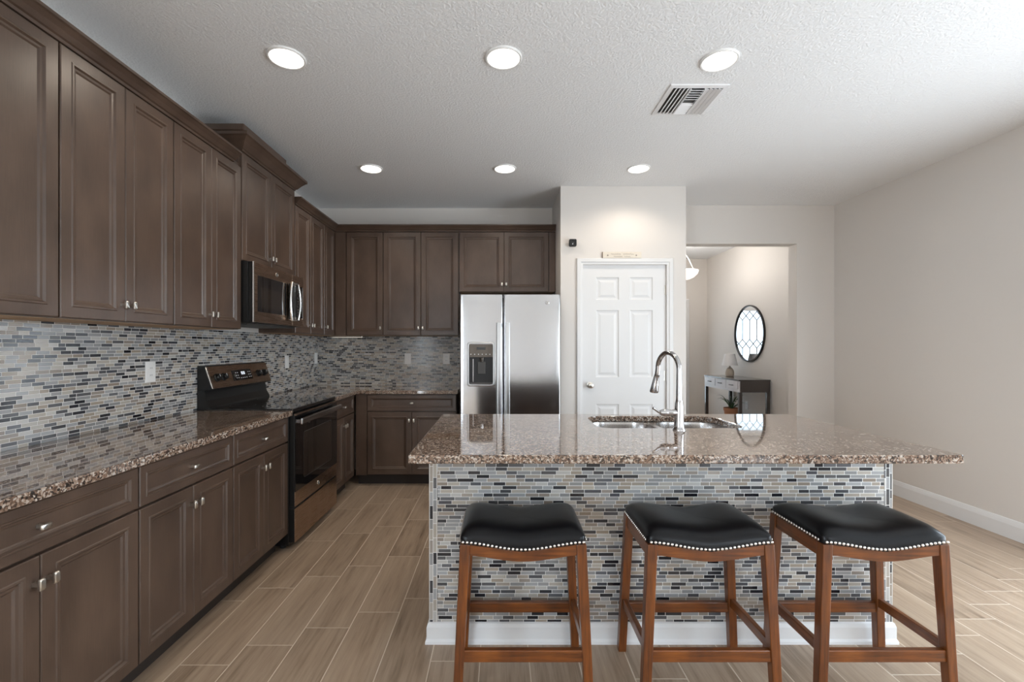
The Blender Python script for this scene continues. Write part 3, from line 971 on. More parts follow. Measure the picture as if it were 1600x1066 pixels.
# ------------------------------------------------------------------ refrigerator
FRX0, FRX1, FRY, FRH = -.367, .539, 4.08, 1.787
fg = thing('refrigerator', ((FRX0 + FRX1) / 2, 4.48, 0), 'side-by-side stainless steel refrigerator with ice dispenser beside the pantry', 'refrigerator')
MB().box(FRX0 + .004, FRX1 - .004, FRY + .075, YB - .03, .02, FRH - .02).build('body', M['dgrey'], fg, bevel=.004)
MB().box(FRX0 + .02, FRX1 - .02, FRY + .05, FRY + .08, .015, .085).build('kick_grille', M['black_matte'], fg)
for xx in (FRX0 + .06, FRX1 - .06):
    for yy in (FRY + .12, YB - .1):
        MB().cyl((xx, yy, 0), .02, .022, 'z', 14).build('foot', M['black_matte'], fg)
def fridge_door(x0, x1, bow=.005, r=.014):
    out = []
    for i in range(6):
        t = PI - (PI / 2) * i / 5
        out.append((x0 + r + r * math.cos(t), FRY + r - r * math.sin(t)))
    nseg = 14
    for i in range(1, nseg):
        s_ = i / nseg
        out.append((x0 + r + (x1 - x0 - 2 * r) * s_, FRY - bow * math.sin(PI * s_)))
    for i in range(6):
        t = PI / 2 - (PI / 2) * i / 5
        out.append((x1 - r + r * math.cos(t), FRY + r - r * math.sin(t)))
    out += [(x1, FRY + .068), (x0, FRY + .068)]
    return MB().prism(out, .09, FRH)
SPL = .0245
fl = fridge_door(FRX0, SPL - .003).build('freezer_door', M['steel'], fg, smooth=True, angle=50)
fr_ = fridge_door(SPL + .003, FRX1).build('fridge_door', M['steel'], fg, smooth=True, angle=50)
for (dd, xc, sg) in ((fl, -.014, -1), (fr_, .062, 1)):
    pts = []
    for k in range(15):
        s_ = k / 14
        z = .50 + 1.035 * s_
        yy = FRY - .052 - .014 * math.sin(PI * s_)
        pts.append((xc, yy, z))
    mb = MB()
    rr = []
    for (x, y, z) in pts:
        rr.append([(x + p, y + q, z) for p, q in rrect(-.020, .020, -.010, .010, .006, 3)])
    mb.rings(rr)
    hh = mb.build('handle', M['handle_steel'], dd, smooth=True, angle=50)
    for z in (.52, 1.515):
        MB().box(xc - .016, xc + .016, FRY - .050, FRY + .002, z - .018, z + .018).build('handle_mount', M['bright'], hh, bevel=.003)
# ice and water dispenser
QX0, QX1, QZ0, QZ1 = -.287, -.060, .975, 1.352
yd = FRY - .010
ds = MB()
rr = []
for ins, y in ((-.010, yd + .010), (-.010, yd - .006), (-.004, yd - .010), (.004, yd - .008), (.006, yd + .002)):
    rr.append([(x, y, z) for x, z in rrect(QX0 - ins + .0, QX1 + ins, QZ0 + ins * 1.0 if False else QZ0 - (-ins), QZ1 - ins, .022, 5)] if False else
              [(x, y, z) for x, z in rrect(QX0 + ins, QX1 - ins, QZ0 + ins, QZ1 - ins, .024, 5)])
ds.rings(rr, True, False)
dsp = ds.build('dispenser', M['handle_steel'], fl, smooth=True, angle=50)
MB().box(QX0 + .008, QX1 - .008, yd - .0045, yd + .004, 1.226, QZ1 - .010).build('dispenser_panel', M['taupe'], dsp, bevel=.003)
MB().box(QX0 + .074, QX1 - .074, yd - .0055, yd - .004, 1.293, 1.317).build('display', M['black_glass'], dsp)
for k in range(6):
    xx = QX0 + .022 + k * .034
    MB().cyl((xx, yd - .0045, 1.252), .0045, -.0015, 'y', 12).build('button', M['vent_white'], dsp)
MB().box(QX0 + .008, QX1 - .008, yd - .001, yd + .006, QZ0 + .014, 1.226).build('dispenser_well', M['black_matte'], dsp)
MB().box(QX0 + .082, QX1 - .075, yd - .010, yd - .001, 1.075, 1.185).build('paddle', M['dgrey'], dsp, bevel=.004)
MB().cyl(((QX0 + QX1) / 2 + .006, yd - .010, 1.185), .017, .038, 'z', 16, .024).build('spout', M['steel'], dsp, smooth=True)
MB().box(QX0 + .010, QX1 - .010, yd - .016, yd + .002, QZ0 + .012, QZ0 + .024).build('drip_tray', M['dgrey'], dsp, bevel=.002)
MB().box(QX0 + .040, QX0 + .046, yd - .004, yd, QZ0 + .03, 1.21).build('well_edge', M['steel'], dsp)
badge(fr_, F_back, .418, YB - FRY + .0085, 1.716, .017)

# ------------------------------------------------------------------ island
IX0, IX1, IYF, IYN = -.318, 1.752, 2.77, 2.035
ib = thing('island', ((IX0 + IX1) / 2, (IYF + IYN) / 2, 0), 'kitchen island base clad in glass mosaic strip tile with white baseboard', 'island')
cx0, cx1, cy0, cy1 = IX0 + .012, IX1 - .012, IYN + .012, IYF - .02
cz = CB - .001
MB().rings([[(x, y, z) for x, y in ((cx0, cy0), (cx1, cy0), (cx1, cy1), (cx0, cy1))] for z in (.001, cz)] +
           [[(x, y, z) for x, y in ((cx0 + .018, cy0 + .018), (cx1 - .018, cy0 + .018), (cx1 - .018, cy1 - .018), (cx0 + .018, cy1 - .018))] for z in (cz, .10)]).build('island_core', M['cab'], ib)
MB().box(IX0 + .0365, IX1 - .0365, IYN, IYN + .011, .09, CB - .016).build('mosaic_panel', M['mos_back'], ib)
for (a, b) in ((IX0 + .0025, IX0 + .0365), (IX1 - .0365, IX1 - .0025)):
    MB().box(a, b, IYN - .0005, IYN + .011, .09, CB - .016).build('corner_tile_column', M['mos_edge'], ib)
for (a, b) in ((IX0, IX0 + .012), (IX1 - .012, IX1)):
    MB().box(a, b, IYN + .011, IYF - .02, .09, CB - .016).build('side_tile_panel', M['mos_left'], ib)
for (a, b) in ((IX0 - .001, IX0 + .0025), (IX1 - .0025, IX1 + .001)):
    MB().box(a, b, IYN - .001, IYN + .011, .09, CB - .016).build('corner_edge_strip', M['silicone'], ib)
ts = MB()
tx0, tx1, ty0, ty1, tz0, tz1 = IX0 - .006, IX1 + .006, IYN - .006, IYF - .02, CB - .016, CB - .0005
def ring4(i, z): return [(tx0 + i, ty0 + i, z), (tx1 - i, ty0 + i, z), (tx1 - i, ty1 - i, z), (tx0 + i, ty1 - i, z)]
ts.rings([ring4(0, tz0), ring4(0, tz1), ring4(.017, tz1), ring4(.017, tz0), ring4(0, tz0)], False, False)
ts.build('top_trim_strip', M['silicone'], ib, bevel=.002)
bb = strip_sweep(MB(), [(IX0, IYF - .02), (IX0, IYN), (IX1, IYN), (IX1, IYF - .02)][::1], [(0, .0), (.017, .0), (.0165, .012), (.011, .022), (.011, .072), (.006, .088), (0, .092)])
bb.build('baseboard', M['trim'], ib)
for k in range(3):
    x0 = IX0 + .02 + k * (IX1 - IX0 - .04) / 3; x1 = x0 + (IX1 - IX0 - .04) / 3
    def F_isl(a, d, z): return (a, IYF - .02 + d, z)
    mid = (x0 + x1) / 2
    for (p, q, kk) in ((x0 + .003, mid, 'b'), (mid, x1 - .003, 'a')):
        d = MB().panel(p + .0015, q - .0015, .115, .70, DOOR, F_isl).build('door', M['cab'], ib)
        pull(d, F_isl, (q - .022) if kk == 'b' else (p + .022), .0195, .625)
    MB().panel(x0 + .004, x1 - .004, .71, .862, DRAW, F_isl).build('drawer_front', M['cab'], ib)

SX0, SX1, SY0, SY1 = .505, 1.255, 2.315, 2.715
hole = rrect(SX0, SX1, SY0, SY1, [.07, .12, .10, .07], 8)
o = slab('island_countertop', rrect(-.355, 1.778, 1.739, 2.797, .012, 3), [hole], CB, CT, M['granite'], .005)
tag(o, 'large polished brown granite countertop on the island with a sink cutout', 'countertop')

# sink: two bowls under the cutout
sk = thing('sink', ((SX0 + SX1) / 2, (SY0 + SY1) / 2, CB - .2), 'undermount double-bowl stainless sink set into the island counter', 'sink')
def bowl(x0, x1, y0, y1, depth):
    mb = MB()
    zt = CB - .0016
    rr = []
    for (ins, z, r) in ((-.003, zt, .123), (.001, zt - .003, .12), (.004, zt - .02, .12), (.010, zt - depth * .55, .12), (.020, zt - depth + .03, .11), (.045, zt - depth, .09)):
        rr.append([(x, y, z) for x, y in rrect(x0 + ins, x1 - ins, y0 + ins, y1 - ins, max(.01, r - max(ins, 0)), 7)])
    mb.rings(rr, False, True)
    return mb
slab('flange', rrect(SX0 - .03, SX1 + .03, SY0 - .03, SY1 + .03, .08, 6), [rrect(SX0 - .004, .868, SY0 - .004, SY1 + .004, .12, 10), rrect(.892, SX1 + .004, SY0 - .004, SY1 + .004, .12, 10)], CB - .0028, CB - .0008, M['steel_sink'], .0004, sk)
b1 = bowl(SX0 - .004, .868, SY0 - .004, SY1 + .004, .19).build('bowl', M['steel_sink'], sk, smooth=True, angle=28)
b2 = bowl(.892, SX1 + .004, SY0 - .004, SY1 + .004, .17).build('bowl', M['steel_sink'], sk, smooth=True, angle=28)
for (cx, zz, bb_) in ((.69, CB - .19, b1), (1.08, CB - .17, b2)):
    MB().lathe([(.045, 0), (.045, .003), (.036, .004), (.030, .001), (.005, .001)], (cx, 2.515, zz + .0002), 24).build('drain', M['chrome'], bb_, smooth=True)

# faucet
FXC, FYC = .888, 2.262
fc = thing('faucet', (FXC, FYC, CT), 'chrome gooseneck pull-down kitchen faucet at the island sink', 'faucet')
MB().lathe([(.031, 0), (.031, .004), (.027, .010), (.0245, .020), (.0225, .06), (.0215, .105), (.020, .135), (.0165, .150)], (FXC, FYC, CT), 28).build('base', M['chrome'], fc, smooth=True)
pts = [(FXC, FYC, CT + .145), (FXC, FYC, CT + .20), (FXC, FYC, CT + .26)]
dirx, diry = -.052, .205
R = .085
zc = CT + .298
for k in range(0, 17):
    t = PI * k / 16 * 1.02
    s_ = (1 - math.cos(t)) / 2
    pts.append((FXC + dirx * s_ * .86, FYC + diry * s_ * .86, zc + R * math.sin(t)))
e = pts[-1]
pts.append((e[0] - .002, e[1] + .006, e[2] - .03))
rs = [.0155, .0145, .0135] + [.0130] * 17 + [.0130]
MB().tube(pts, rs, 18).build('gooseneck', M['chrome'], fc, smooth=True)
e = pts[-1]
MB().tube([e, (e[0] - .002, e[1] + .005, e[2] - .012), (e[0] - .006, e[1] + .012, e[2] - .05), (e[0] - .010, e[1] + .019, e[2] - .088), (e[0] - .0105, e[1] + .020, e[2] - .096)],
          [.0145, .0150, .0185, .0235, .0215], 20).build('spray_head', M['chrome'], fc, smooth=True)
hz = CT + .086
hv = MB().lathe([(.0165, -.015), (.0170, -.05), (.0185, -.055), (.0185, -.080), (.013, -.094), (.001, -.096)], (FXC, FYC, hz), 22, 'x').build('handle', M['chrome'], fc, smooth=True)
MB().tube([(FXC - .085, FYC, hz), (FXC - .105, FYC - .004, hz + .005), (FXC - .122, FYC - .006, hz + .018), (FXC - .132, FYC - .008, hz + .024)], [.0075, .0065, .006, .0065], 12).build('lever', M['chrome'], hv, smooth=True)

# ------------------------------------------------------------------ bar stools
def make_stool():
    r = thing('bar_stool', (0, 0, 0), 'x', 'bar stool', 'saddle bar stools at the island')
    HW, HD = .232, .166           # half sizes at the nail line
    def zb(x):
        return .5990 - .0135 * math.cos(PI * x / HW)
    nu, nv = 28, 18
    def S(t):
        return max(-1, min(1, t))
    # cushion as nested loops from bottom edge to crown
    def dome(x, y):
        u, v = min(1, abs(x / HW)), min(1, abs(y / HD))
        return .060 * (1 - u ** 6) ** .45 * (1 - v ** 4) ** .45
    def loop(k, dz=None):
        n = 96
        out = []
        for i in range(n):
            t = 2 * PI * i / n
            c, s_ = math.cos(t), math.sin(t)
            ex = .14
            x = HW * k * math.copysign(abs(c) ** ex, c)
            y = HD * k * math.copysign(abs(s_) ** ex, s_)
            out.append((x, y, zb(x) + (dome(x, y) if dz is None else dz)))
        return out
    rr = [loop(.985, -.012), loop(1.0, -.012), loop(1.004, .0)]
    rr += [loop(k) for k in (.9985, .994, .985, .972, .955, .93, .90, .86, .80, .73, .64, .54, .43, .32, .21, .10, .02)]
    cu = MB().rings(rr)
    cu.build('seat_cushion', M['leather'], r, smooth=True, angle=70)
    # legs, splayed
    def leg(sx_, sy_):
        w_ = .0185
        tx, ty = sx_ * (HW - .019), sy_ * (HD - .020)
        bx, by = sx_ * (HW + .010), sy_ * (HD - .006)
        zt = .612 - .013
        bot = [(bx + a * w_ * .9, by + b * w_ * .9, 0) for a, b in ((-1, -1), (1, -1), (1, 1), (-1, 1))]
        top = [(tx + a * w_, ty + b * w_, zt) for a, b in ((-1, -1), (1, -1), (1, 1), (-1, 1))]
        MB().hexa(bot, top).build('leg', M['stool'], r, bevel=.003)
    for sx_ in (-1, 1):
        for sy_ in (-1, 1):
            leg(sx_, sy_)
    # aprons: front and back follow the saddle, sides straight
    for sy_ in (-1, 1):
        y0_ = sy_ * (HD - .004); y1_ = sy_ * (HD - .026)
        top, bot = [], []
        K = 20
        for i in range(K + 1):
            x = -HW + .036 + (2 * HW - .072) * i / K
            arc = .012 * math.cos(PI * x / HW)
            top.append((x, zb(x) - .010)); bot.append((x, .5590 - .0115 - arc * 1.0))
        ap = MB()
        ring = bot + top[::-1]
        ap.rings([[(x, y0_, z) for x, z in ring], [(x, y1_, z) for x, z in ring]])
        ap.build('apron', M['stool_x'], r, bevel=.002)
    for sx_ in (-1, 1):
        x0_, x1_ = sx_ * (HW - .005), sx_ * (HW - .026)
        MB().box(min(x0_, x1_), max(x0_, x1_), -HD + .036, HD - .036, .545, .601).build('side_apron', M['stool_y'], r, bevel=.002)
    # stretchers
    def at_z(sx_, sy_, z):
        k = z / .6
        return (sx_ * ((HW + .010) * (1 - k) + (HW - .019) * k), sy_ * ((HD - .006) * (1 - k) + (HD - .020) * k))
    zs = .192
    for sy_ in (-1, 1):
        (xa, ya), (xb, yb) = at_z(-1, sy_, zs), at_z(1, sy_, zs)
        MB().box(xa + .012, xb - .012, ya - .011, ya + .011, zs - .022, zs + .022).build('stretcher', M['stool_x'], r, bevel=.003)
    zs = .215
    for sx_ in (-1, 1):
        (xa, ya), (xb, yb) = at_z(sx_, -1, zs), at_z(sx_, 1, zs)
        MB().box(xa - .010, xa + .010, ya + .012, yb - .012, zs - .019, zs + .019).build('side_stretcher', M['stool_y'], r, bevel=.003)
    # nailheads
    nm = None
    def nail(x, y, z, nx, ny):
        nonlocal nm
        if nm is None:
            mb = MB()
            rad = .0058
            rr_ = []
            for k in range(5):
                t = (PI / 2) * k / 4
                q = max(rad * math.cos(t), .0003); d = rad * .75 * math.sin(t)
                rr_.append([(q * math.cos(2 * PI * i / 10), q * math.sin(2 * PI * i / 10), d) for i in range(10)])
            mb.rings(rr_)
            o_ = mb.build('nailhead', M['nail'], None, smooth=True)
            nm = o_.data
            o_.parent = r
        else:
            o_ = bpy.data.objects.new('nailhead', nm); COL.objects.link(o_); o_.parent = r
        o_.location = (x, y, z)
        o_.rotation_euler = Vector((0, 0, 1)).rotation_difference(Vector((nx, ny, 0))).to_euler()
    nf = 30
    for i in range(nf):
        x = -HW + .012 + (2 * HW - .024) * i / (nf - 1)
        nail(x, -HD * 1.003 - .0005, zb(x) - .003, 0, -1)
        nail(x, HD * 1.003 + .0005, zb(x) - .003, 0, 1)
    ns = 19
    for i in range(ns):
        y = -HD + .026 + (2 * HD - .052) * i / (ns - 1)
        for sx_ in (-1, 1):
            nail(sx_ * (HW * 1.002 + .0005), y, zb(HW) - .003, sx_, 0)
    return r
st = make_stool()
SYC = 1.826
labels = ['black leather saddle bar stool, leftmost of three, nearest the range side',
          'black leather saddle bar stool, middle one, in front of the faucet',
          'black leather saddle bar stool, rightmost of three, nearest the right wall']
for k, x in enumerate((.083, .770, 1.410)):
    s_ = st if k == 0 else copy_tree(st)
    s_.location = (x, SYC, 0)
    s_['label'] = labels[k]

# ------------------------------------------------------------------ outlets and wall plates
def plate(label, F, a, d, z, kind):
    t = thing('wall_outlet' if kind == 'o' else 'light_switch', F(a, d, z - .058), label, 'outlet' if kind == 'o' else 'switch')
    pr = [(0, 0), (0, .0035), (.003, .0055)]
    MB().panel(a - .036, a + .036, z - .058, z + .058, [(i, d + x) for i, x in pr], F).build('cover_plate', M['white_plastic'], t)
    if kind == 'o':
        for zz in (z - .02, z + .02):
            f = MB().rings([[F(a + x, dd, zz + y) for x, y in rrect(-.017, .017, -.0145, .0145, .008, 4)] for dd in (d + .005, d + .0068)]).build('receptacle', M['white_plastic'], t)
            for xx in (-.006, .006):
                MB().box(a + xx - .001, a + xx + .001, d + .0066, d + .0071, zz - .002, zz + .007, F).build('slot', M['slot'], f)
    else:
        MB().box(a - .016, a + .016, d + .005, d + .0085, z - .033, z + .033, F).build('rocker', M['white_plastic'], t, bevel=.002)
        for zz in (z - .048, z + .048):
            MB().box(a - .003, a + .003, d + .0052, d + .0060, zz - .003, zz + .003, F).build('screw', M['white_plastic'], t)
dl = .009
def yl(px): return 711 * (-(XL + dl)) / (782 - px)
plate('white wall outlet on the mosaic left of the range', F_left, yl(234.5), dl, H - (581.5 - 541) * yl(234.5) / 711, 'o')
plate('white wall plate on the left mosaic just right of the range controls', F_left, yl(448), dl, H - (565.5 - 541) * yl(448) / 711, 's')
plate('white wall plate on the left mosaic closest to the room corner', F_left, yl(493.5), dl, H - (560 - 541) * yl(493.5) / 711, 's')
for (px, lb, kd) in ((637.5, 'white switch plate on the back mosaic between corner and refrigerator', 's'), (697.5, 'white wall outlet on the back mosaic right beside the refrigerator', 'o')):
    plate(lb, F_back, (px - 782) * (YB - dl) / 711, dl, H - (561 - 541) * (YB - dl) / 711, kd)
def F_right(a, d, z): return (XR - d, a, z)
plate('small white outlet low on the hall wall behind the console table', F_right, 6.5, 0, .48, 'o')

# ------------------------------------------------------------------ things on and above the pantry door
t = thing('security_camera', (.665, YP, 2.245), 'small square black security camera on the wall above the pantry door', 'camera')
MB().cyl((.665, YP + .001, 2.268), .014, -.022, 'y', 16).build('mount', M['black_matte'], t)
rr = [[(.665 + x, YP - y, 2.275 + z) for x, z in rrect(-h_, h_, -h_, h_, .012, 4)] for h_, y in ((.030, .020), (.034, .024), (.034, .048), (.031, .052))]
MB().rings(rr).build('housing', M['black'], t, smooth=True, angle=40)
lz = MB().lathe([(.016, -.051), (.016, -.0535), (.012, -.054), (.010, -.0525), (.001, -.0525)], (.665, YP, 2.283), 20, 'y').build('lens', M['black_glass'], t, smooth=True)
MB().lathe([(.004, -.0515), (.004, -.0535), (.0005, -.0537)], (.662, YP, 2.262), 12, 'y').build('sensor', M['vent_white'], t)

SGX0, SGX1 = .946, 1.302
sz = DZ + .003 + .058
t = thing('wooden_sign', ((SGX0 + SGX1) / 2, YP - .01, sz), 'small cream wooden sign with faded print resting on the pantry door casing', 'sign')
bd = MB().box(SGX0, SGX1, YP - .019, YP - .002, sz, sz + .056).build('board', M['sign'], t, bevel=.001)
MB().box(SGX0 - .003, SGX0, YP - .019, YP - .002, sz, sz + .056).build('end_edge', M['sign_side'], t)
ink = MB()
ys = YP - .0194
for cx in (SGX0 + .045, SGX1 - .047):
    fl_ = MB().lathe([(.0075, 0), (.0075, -.0006), (.001, -.0008)], (cx, YP - .019, sz + .024), 14, 'y')
    fl_.build('rosette', M['sign_ink'], bd)
def script(x0, x1, zb_, h, n, seed):
    rnd = random.Random(seed)
    pts_ = []
    for k in range(n * 4 + 1):
        s_ = k / (n * 4)
        pts_.append((x0 + (x1 - x0) * s_, ys, zb_ + h * (.5 + .5 * math.sin(k * PI / 2 + .4)) * (.6 + .6 * rnd.random())))
    return MB().tube(pts_, .0013, 5).build('lettering', M['sign_ink'], bd)
script(SGX0 + .075, SGX0 + .165, sz + .030, .012, 6, 1)
script(SGX0 + .185, SGX0 + .285, sz + .030, .012, 6, 2)
script(SGX0 + .100, SGX0 + .180, sz + .008, .012, 6, 3)
script(SGX0 + .195, SGX0 + .255, sz + .008, .012, 4, 4)

# ------------------------------------------------------------------ ceiling: recessed lights and vent
def can(label, x, y):
    t = thing('recessed_light', (x, y, CEIL), label, 'ceiling light', 'recessed ceiling lights')
    z = CEIL
    MB().lathe([(.094, .004), (.094, -.006), (.090, -.010), (.083, -.009), (.081, -.003), (.081, .004)], (x, y, z), 40).build('trim_ring', M['white_plastic'], t, smooth=True)
    MB().lathe([(.0815, -.0035), (.065, -.0085), (.03, -.0105), (.001, -.011)], (x, y, z), 36).build('lens', M['lens'], t, smooth=True)
    l = bpy.data.lights.new('can_light', 'SPOT')
    l.energy = CAN_W * 4; l.color = (1.0, 0.87, 0.72); l.spot_size = math.radians(150); l.spot_blend = 0.6
    l.shadow_soft_size = .06
    lo = bpy.data.objects.new('can_light', l); COL.objects.link(lo)
    lo.parent = t; lo.location = (0, 0, -.03)
    return t
Y1, Y2 = 2.34, 3.80
can('round recessed ceiling light, front row, leftmost', -1.10, Y1)
can('round recessed ceiling light, front row, middle', .016, Y1)
can('round recessed ceiling light, front row, beside the ceiling vent', 1.135, Y1 + .02)
can('round recessed ceiling light, back row, leftmost, near the raised cabinet', -1.08, Y2)
can('round recessed ceiling light, back row, middle, in front of the refrigerator', .037, Y2)
can('round recessed ceiling light, back row, rightmost, in front of the pantry door', 1.154, Y2)

VX0, VX1, VY0, VY1 = .965, 1.303, 2.577, 2.915
t = thing('ceiling_vent', ((VX0 + VX1) / 2, (VY0 + VY1) / 2, CEIL), 'square white air vent with louvers in the ceiling', 'vent')
z = CEIL
rr = [[(x, y, zz) for x, y in ((VX0 + i, VY0 + i), (VX1 - i, VY0 + i), (VX1 - i, VY1 - i), (VX0 + i, VY1 - i))] for i, zz in ((0, z - .0002), (.002, z - .006), (.026, z - .009), (.030, z - .002))]
MB().rings(rr, False, False).build('frame', M['vent_white'], t)
MB().box(VX0 + .024, VX1 - .024, VY0 + .024, VY1 - .024, z - .0016, z - .0004).build('duct_backing', M['vent_dark'], t)
ax0, ax1, ay0, ay1 = VX0 + .030, VX1 - .030, VY0 + .030, VY1 - .030
bx0, bx1, byy = ax0 + .098, ax1 - .098, (ay0 + ay1) / 2
def louver(pq, tilt, along, lo, hi):
    wd, th = .019, .0012
    c, s_ = math.cos(tilt), math.sin(tilt)
    cs = [(-wd / 2, -th), (wd / 2, -th), (wd / 2, th), (-wd / 2, th)]
    pr = [(u * c - v * s_, u * s_ + v * c) for u, v in cs]
    if along == 'y':
        MB().rings([[(pq + u, yy, z - .011 + v) for u, v in pr] for yy in (lo, hi)]).build('louver', M['vent_white'], t)
    else:
        MB().rings([[(xx, pq + u, z - .011 + v) for u, v in pr] for xx in (lo, hi)]).build('louver', M['vent_white'], t)
for k in range(4):
    louver(ax0 + .014 + k * .023, math.radians(38), 'y', ay0, ay1)
    louver(ax1 - .012 - k * .0245, math.radians(-24), 'y', ay0, ay1)
for k in range(5):
    louver(ay0 + .014 + k * .024, math.radians(38), 'x', bx0 + .003, bx1 - .003)
    louver(ay1 - .014 - k * .024, math.radians(-38), 'x', bx0 + .003, bx1 - .003)
for xx in (bx0, bx1):
    MB().box(xx - .002, xx + .002, ay0, ay1, z - .018, z - .004).build('divider', M['vent_white'], t)

# ------------------------------------------------------------------ entry hall
TX0, TX1, TY0, TY1, TZ = 3.095, 3.500, 5.90, 6.90, .888
ct = thing('console_table', ((TX0 + TX1) / 2, (TY0 + TY1) / 2, 0), 'dark console table with three drawers painted pale for reflected door light against the hall wall', 'table')
MB().box(TX0 - .006, TX1, TY0 - .006, TY1 + .006, TZ - .020, TZ).build('top', M['console'], ct, bevel=.003)
MB().box(TX0 + .012, TX1 - .004, TY0, TY1, TZ - .165, TZ - .020).build('case', M['console'], ct)
MB().box(TX0 + .001, TX0 + .012, TY0, TY1, TZ - .165, TZ - .020).build('front_rail', M['console_front_sheen'], ct)
for k in range(3):
    ya = TY0 + .035 + k * .312; yb = ya + .300
    d = MB().box(TX0 - .006, TX0 + .001, ya, yb, TZ - .130, TZ - .028).build('drawer', M['console_front_sheen'], ct, bevel=.002)
    for q in (-.045, .045):
        pass
    kb = MB().tube([(TX0 - .006, (ya + yb) / 2 - .045, TZ - .08), (TX0 - .022, (ya + yb) / 2 - .04, TZ - .08), (TX0 - .024, (ya + yb) / 2, TZ - .08),
               (TX0 - .022, (ya + yb) / 2 + .04, TZ - .08), (TX0 - .006, (ya + yb) / 2 + .045, TZ - .08)], .0055, 8).build('pull', M['frame_dark'], d, smooth=True)
for xx in (TX0 + .001, TX1 - .044):
    for yy in (TY0, TY1 - .04):
        MB().box(xx, xx + .04, yy, yy + .04, 0, TZ - .165).build('leg', M['console'], ct, bevel=.002)
MB().box(TX0 + .01, TX1 - .01, TY0 + .01, TY1 - .01, .20, .222).build('lower_shelf', M['console'], ct)

lm = thing('table_lamp', (3.325, 6.60, TZ), 'small table lamp with white shade and beige base on the console', 'lamp')
MB().lathe([(.040, 0), (.054, .004), (.060, .03), (.060, .055), (.048, .095), (.030, .122), (.012, .132), (.010, .150)], (3.325, 6.60, TZ), 28).build('base', M['ceramic'], lm, smooth=True)
MB().cyl((3.325, 6.60, TZ + .148), .006, .10, 'z', 10).build('stem', M['nickel'], lm)
sh = MB().lathe([(.066, .325), (.104, .158), (.102, .158), (.064, .325), (.066, .325)], (3.325, 6.60, TZ), 36)
sh = MB()
n = 36
def rg_(r_, z_): return [(3.325 + r_ * math.cos(2 * PI * i / n), 6.60 + r_ * math.sin(2 * PI * i / n), TZ + z_) for i in range(n)]
sh.rings([rg_(.068, .325), rg_(.106, .158), rg_(.104, .158), rg_(.066, .325), rg_(.068, .325)], False, False)
so = sh.build('shade', M['shade'], lm, smooth=True)
MB().lathe([(.067, .318), (.067, .320), (.006, .320), (.006, .318)], (3.325, 6.60, TZ), 24).build('shade_spider', M['shade'], so)
MB().cyl((3.325, 6.60, TZ + .248), .006, .074, 'z', 10).build('harp_post', M['nickel'], lm)

mi = thing('round_mirror', (XR, 6.42, 1.105), 'round wall mirror in thin dark frame above the console table', 'mirror')
def ell(ry, rz, x): return [(x, 6.42 + ry * math.cos(2 * PI * i / 64), 1.503 + rz * math.sin(2 * PI * i / 64)) for i in range(64)]
ry, rz = .385, .40
MB().rings([ell(ry, rz, XR - .001), ell(ry, rz, XR - .028), ell(ry - .016, rz - .016, XR - .028), ell(ry - .016, rz - .016, XR - .001), ell(ry, rz, XR - .001)], False, False).build('frame', M['frame_dark'], mi, smooth=True, angle=40)
MB().rings([ell(ry - .015, rz - .015, XR - .004), ell(ry - .015, rz - .015, XR - .014)]).build('mirror_glass', M['mirror'], mi)

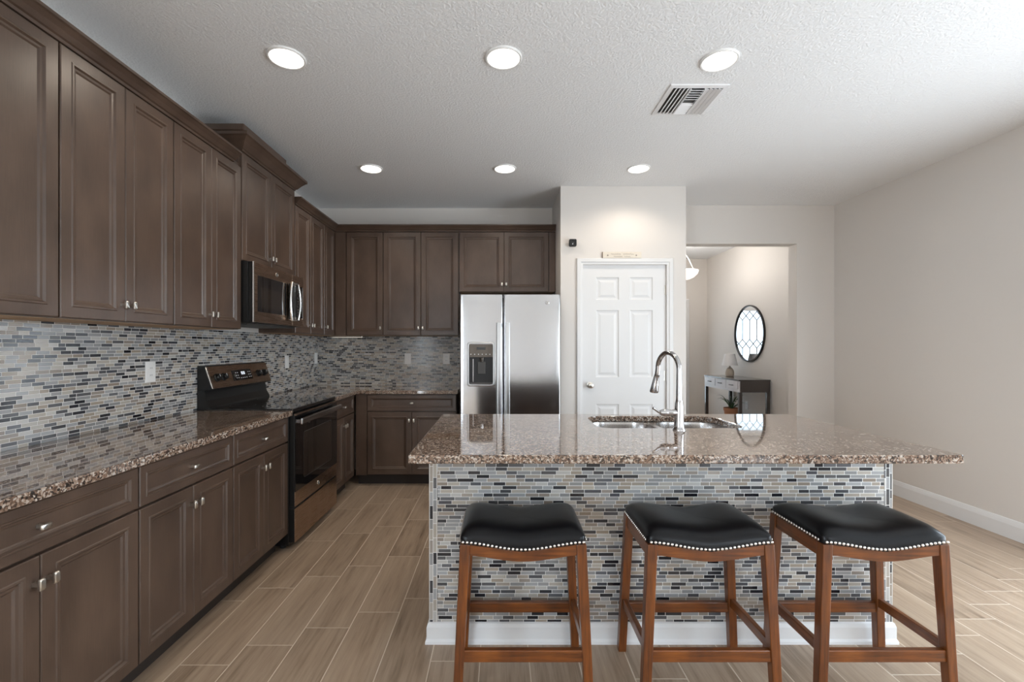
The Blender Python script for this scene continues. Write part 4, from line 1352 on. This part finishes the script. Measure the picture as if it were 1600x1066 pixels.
px_, py_, pz_ = 3.30, 6.50, .2222
pp = thing('potted_plant', (px_, py_, pz_), 'small green plant with thin leaves in a terracotta pot under the console', 'plant')
MB().lathe([(.075, 0), (.098, .18), (.104, .182), (.106, .222), (.098, .224), (.094, .200), (.001, .198)], (px_, py_, pz_), 28).build('pot', M['terracotta'], pp, smooth=True, angle=40)
MB().lathe([(.0945, .200), (.06, .206), (.001, .208)], (px_, py_, pz_), 20).build('soil', M['soil'], pp)
rnd = random.Random(3)
for k in range(12):
    an = 2 * PI * k / 12 + rnd.uniform(-.2, .2)
    ln = rnd.uniform(.12, .24); up = rnd.uniform(.04, .22)
    P = []
    for j in range(7):
        s_ = j / 6
        P.append((px_ + math.cos(an) * ln * s_, py_ + math.sin(an) * ln * s_, pz_ + .200 + up * math.sin(s_ * PI * .62)))
    MB().tube(P, [.006, .010, .011, .010, .008, .005, .001], 6, sx=.3).build('leaf', M['leaf'], pp, smooth=True)
stm = MB().tube([(px_, py_, pz_ + .2), (px_ + .01, py_ - .01, pz_ + .30), (px_ + .02, py_ - .04, pz_ + .40)], .003, 6).build('flower_stem', M['leaf'], pp)
for k in range(5):
    MB().lathe([(.001, -.010), (.016, -.004), (.020, .002), (.012, .010), (.001, .012)], (px_ + .02 + rnd.uniform(-.012, .012), py_ - .045 + rnd.uniform(-.02, .02), pz_ + .28 + k * .026), 10).build('blossom', M['petal'], stm, smooth=True)

hl = thing('hall_ceiling_light', (2.55, 6.3, CEIL), 'hanging white glass bowl light in the hall beyond the pantry', 'ceiling light')
MB().lathe([(.065, 0), (.065, -.012), (.03, -.03), (.001, -.031)], (2.55, 6.3, CEIL), 24).build('canopy', M['nickel'], hl, smooth=True)
MB().cyl((2.55, 6.3, CEIL - .40), .008, .38, 'z', 10).build('rod', M['nickel'], hl)
for k in range(3):
    an = 2 * PI * k / 3 + .2
    MB().tube([(2.55, 6.3, CEIL - .20), (2.55 + .06 * math.cos(an), 6.3 + .06 * math.sin(an), CEIL - .27), (2.55 + .155 * math.cos(an), 6.3 + .155 * math.sin(an), CEIL - .447)], .005, 8).build('arm', M['nickel'], hl, smooth=True)
MB().lathe([(.176, -.440), (.182, -.446), (.165, -.49), (.12, -.535), (.06, -.562), (.001, -.570), ], (2.55, 6.3, CEIL), 36).build('glass_bowl', M['bowl'], hl, smooth=True, angle=60)
l = bpy.data.lights.new('hall_bulb', 'POINT'); l.energy = 21; l.color = (1, .95, .89); l.shadow_soft_size = .1
lo = bpy.data.objects.new('hall_bulb', l); COL.objects.link(lo); lo.parent = hl; lo.location = (0, 0, -.34)
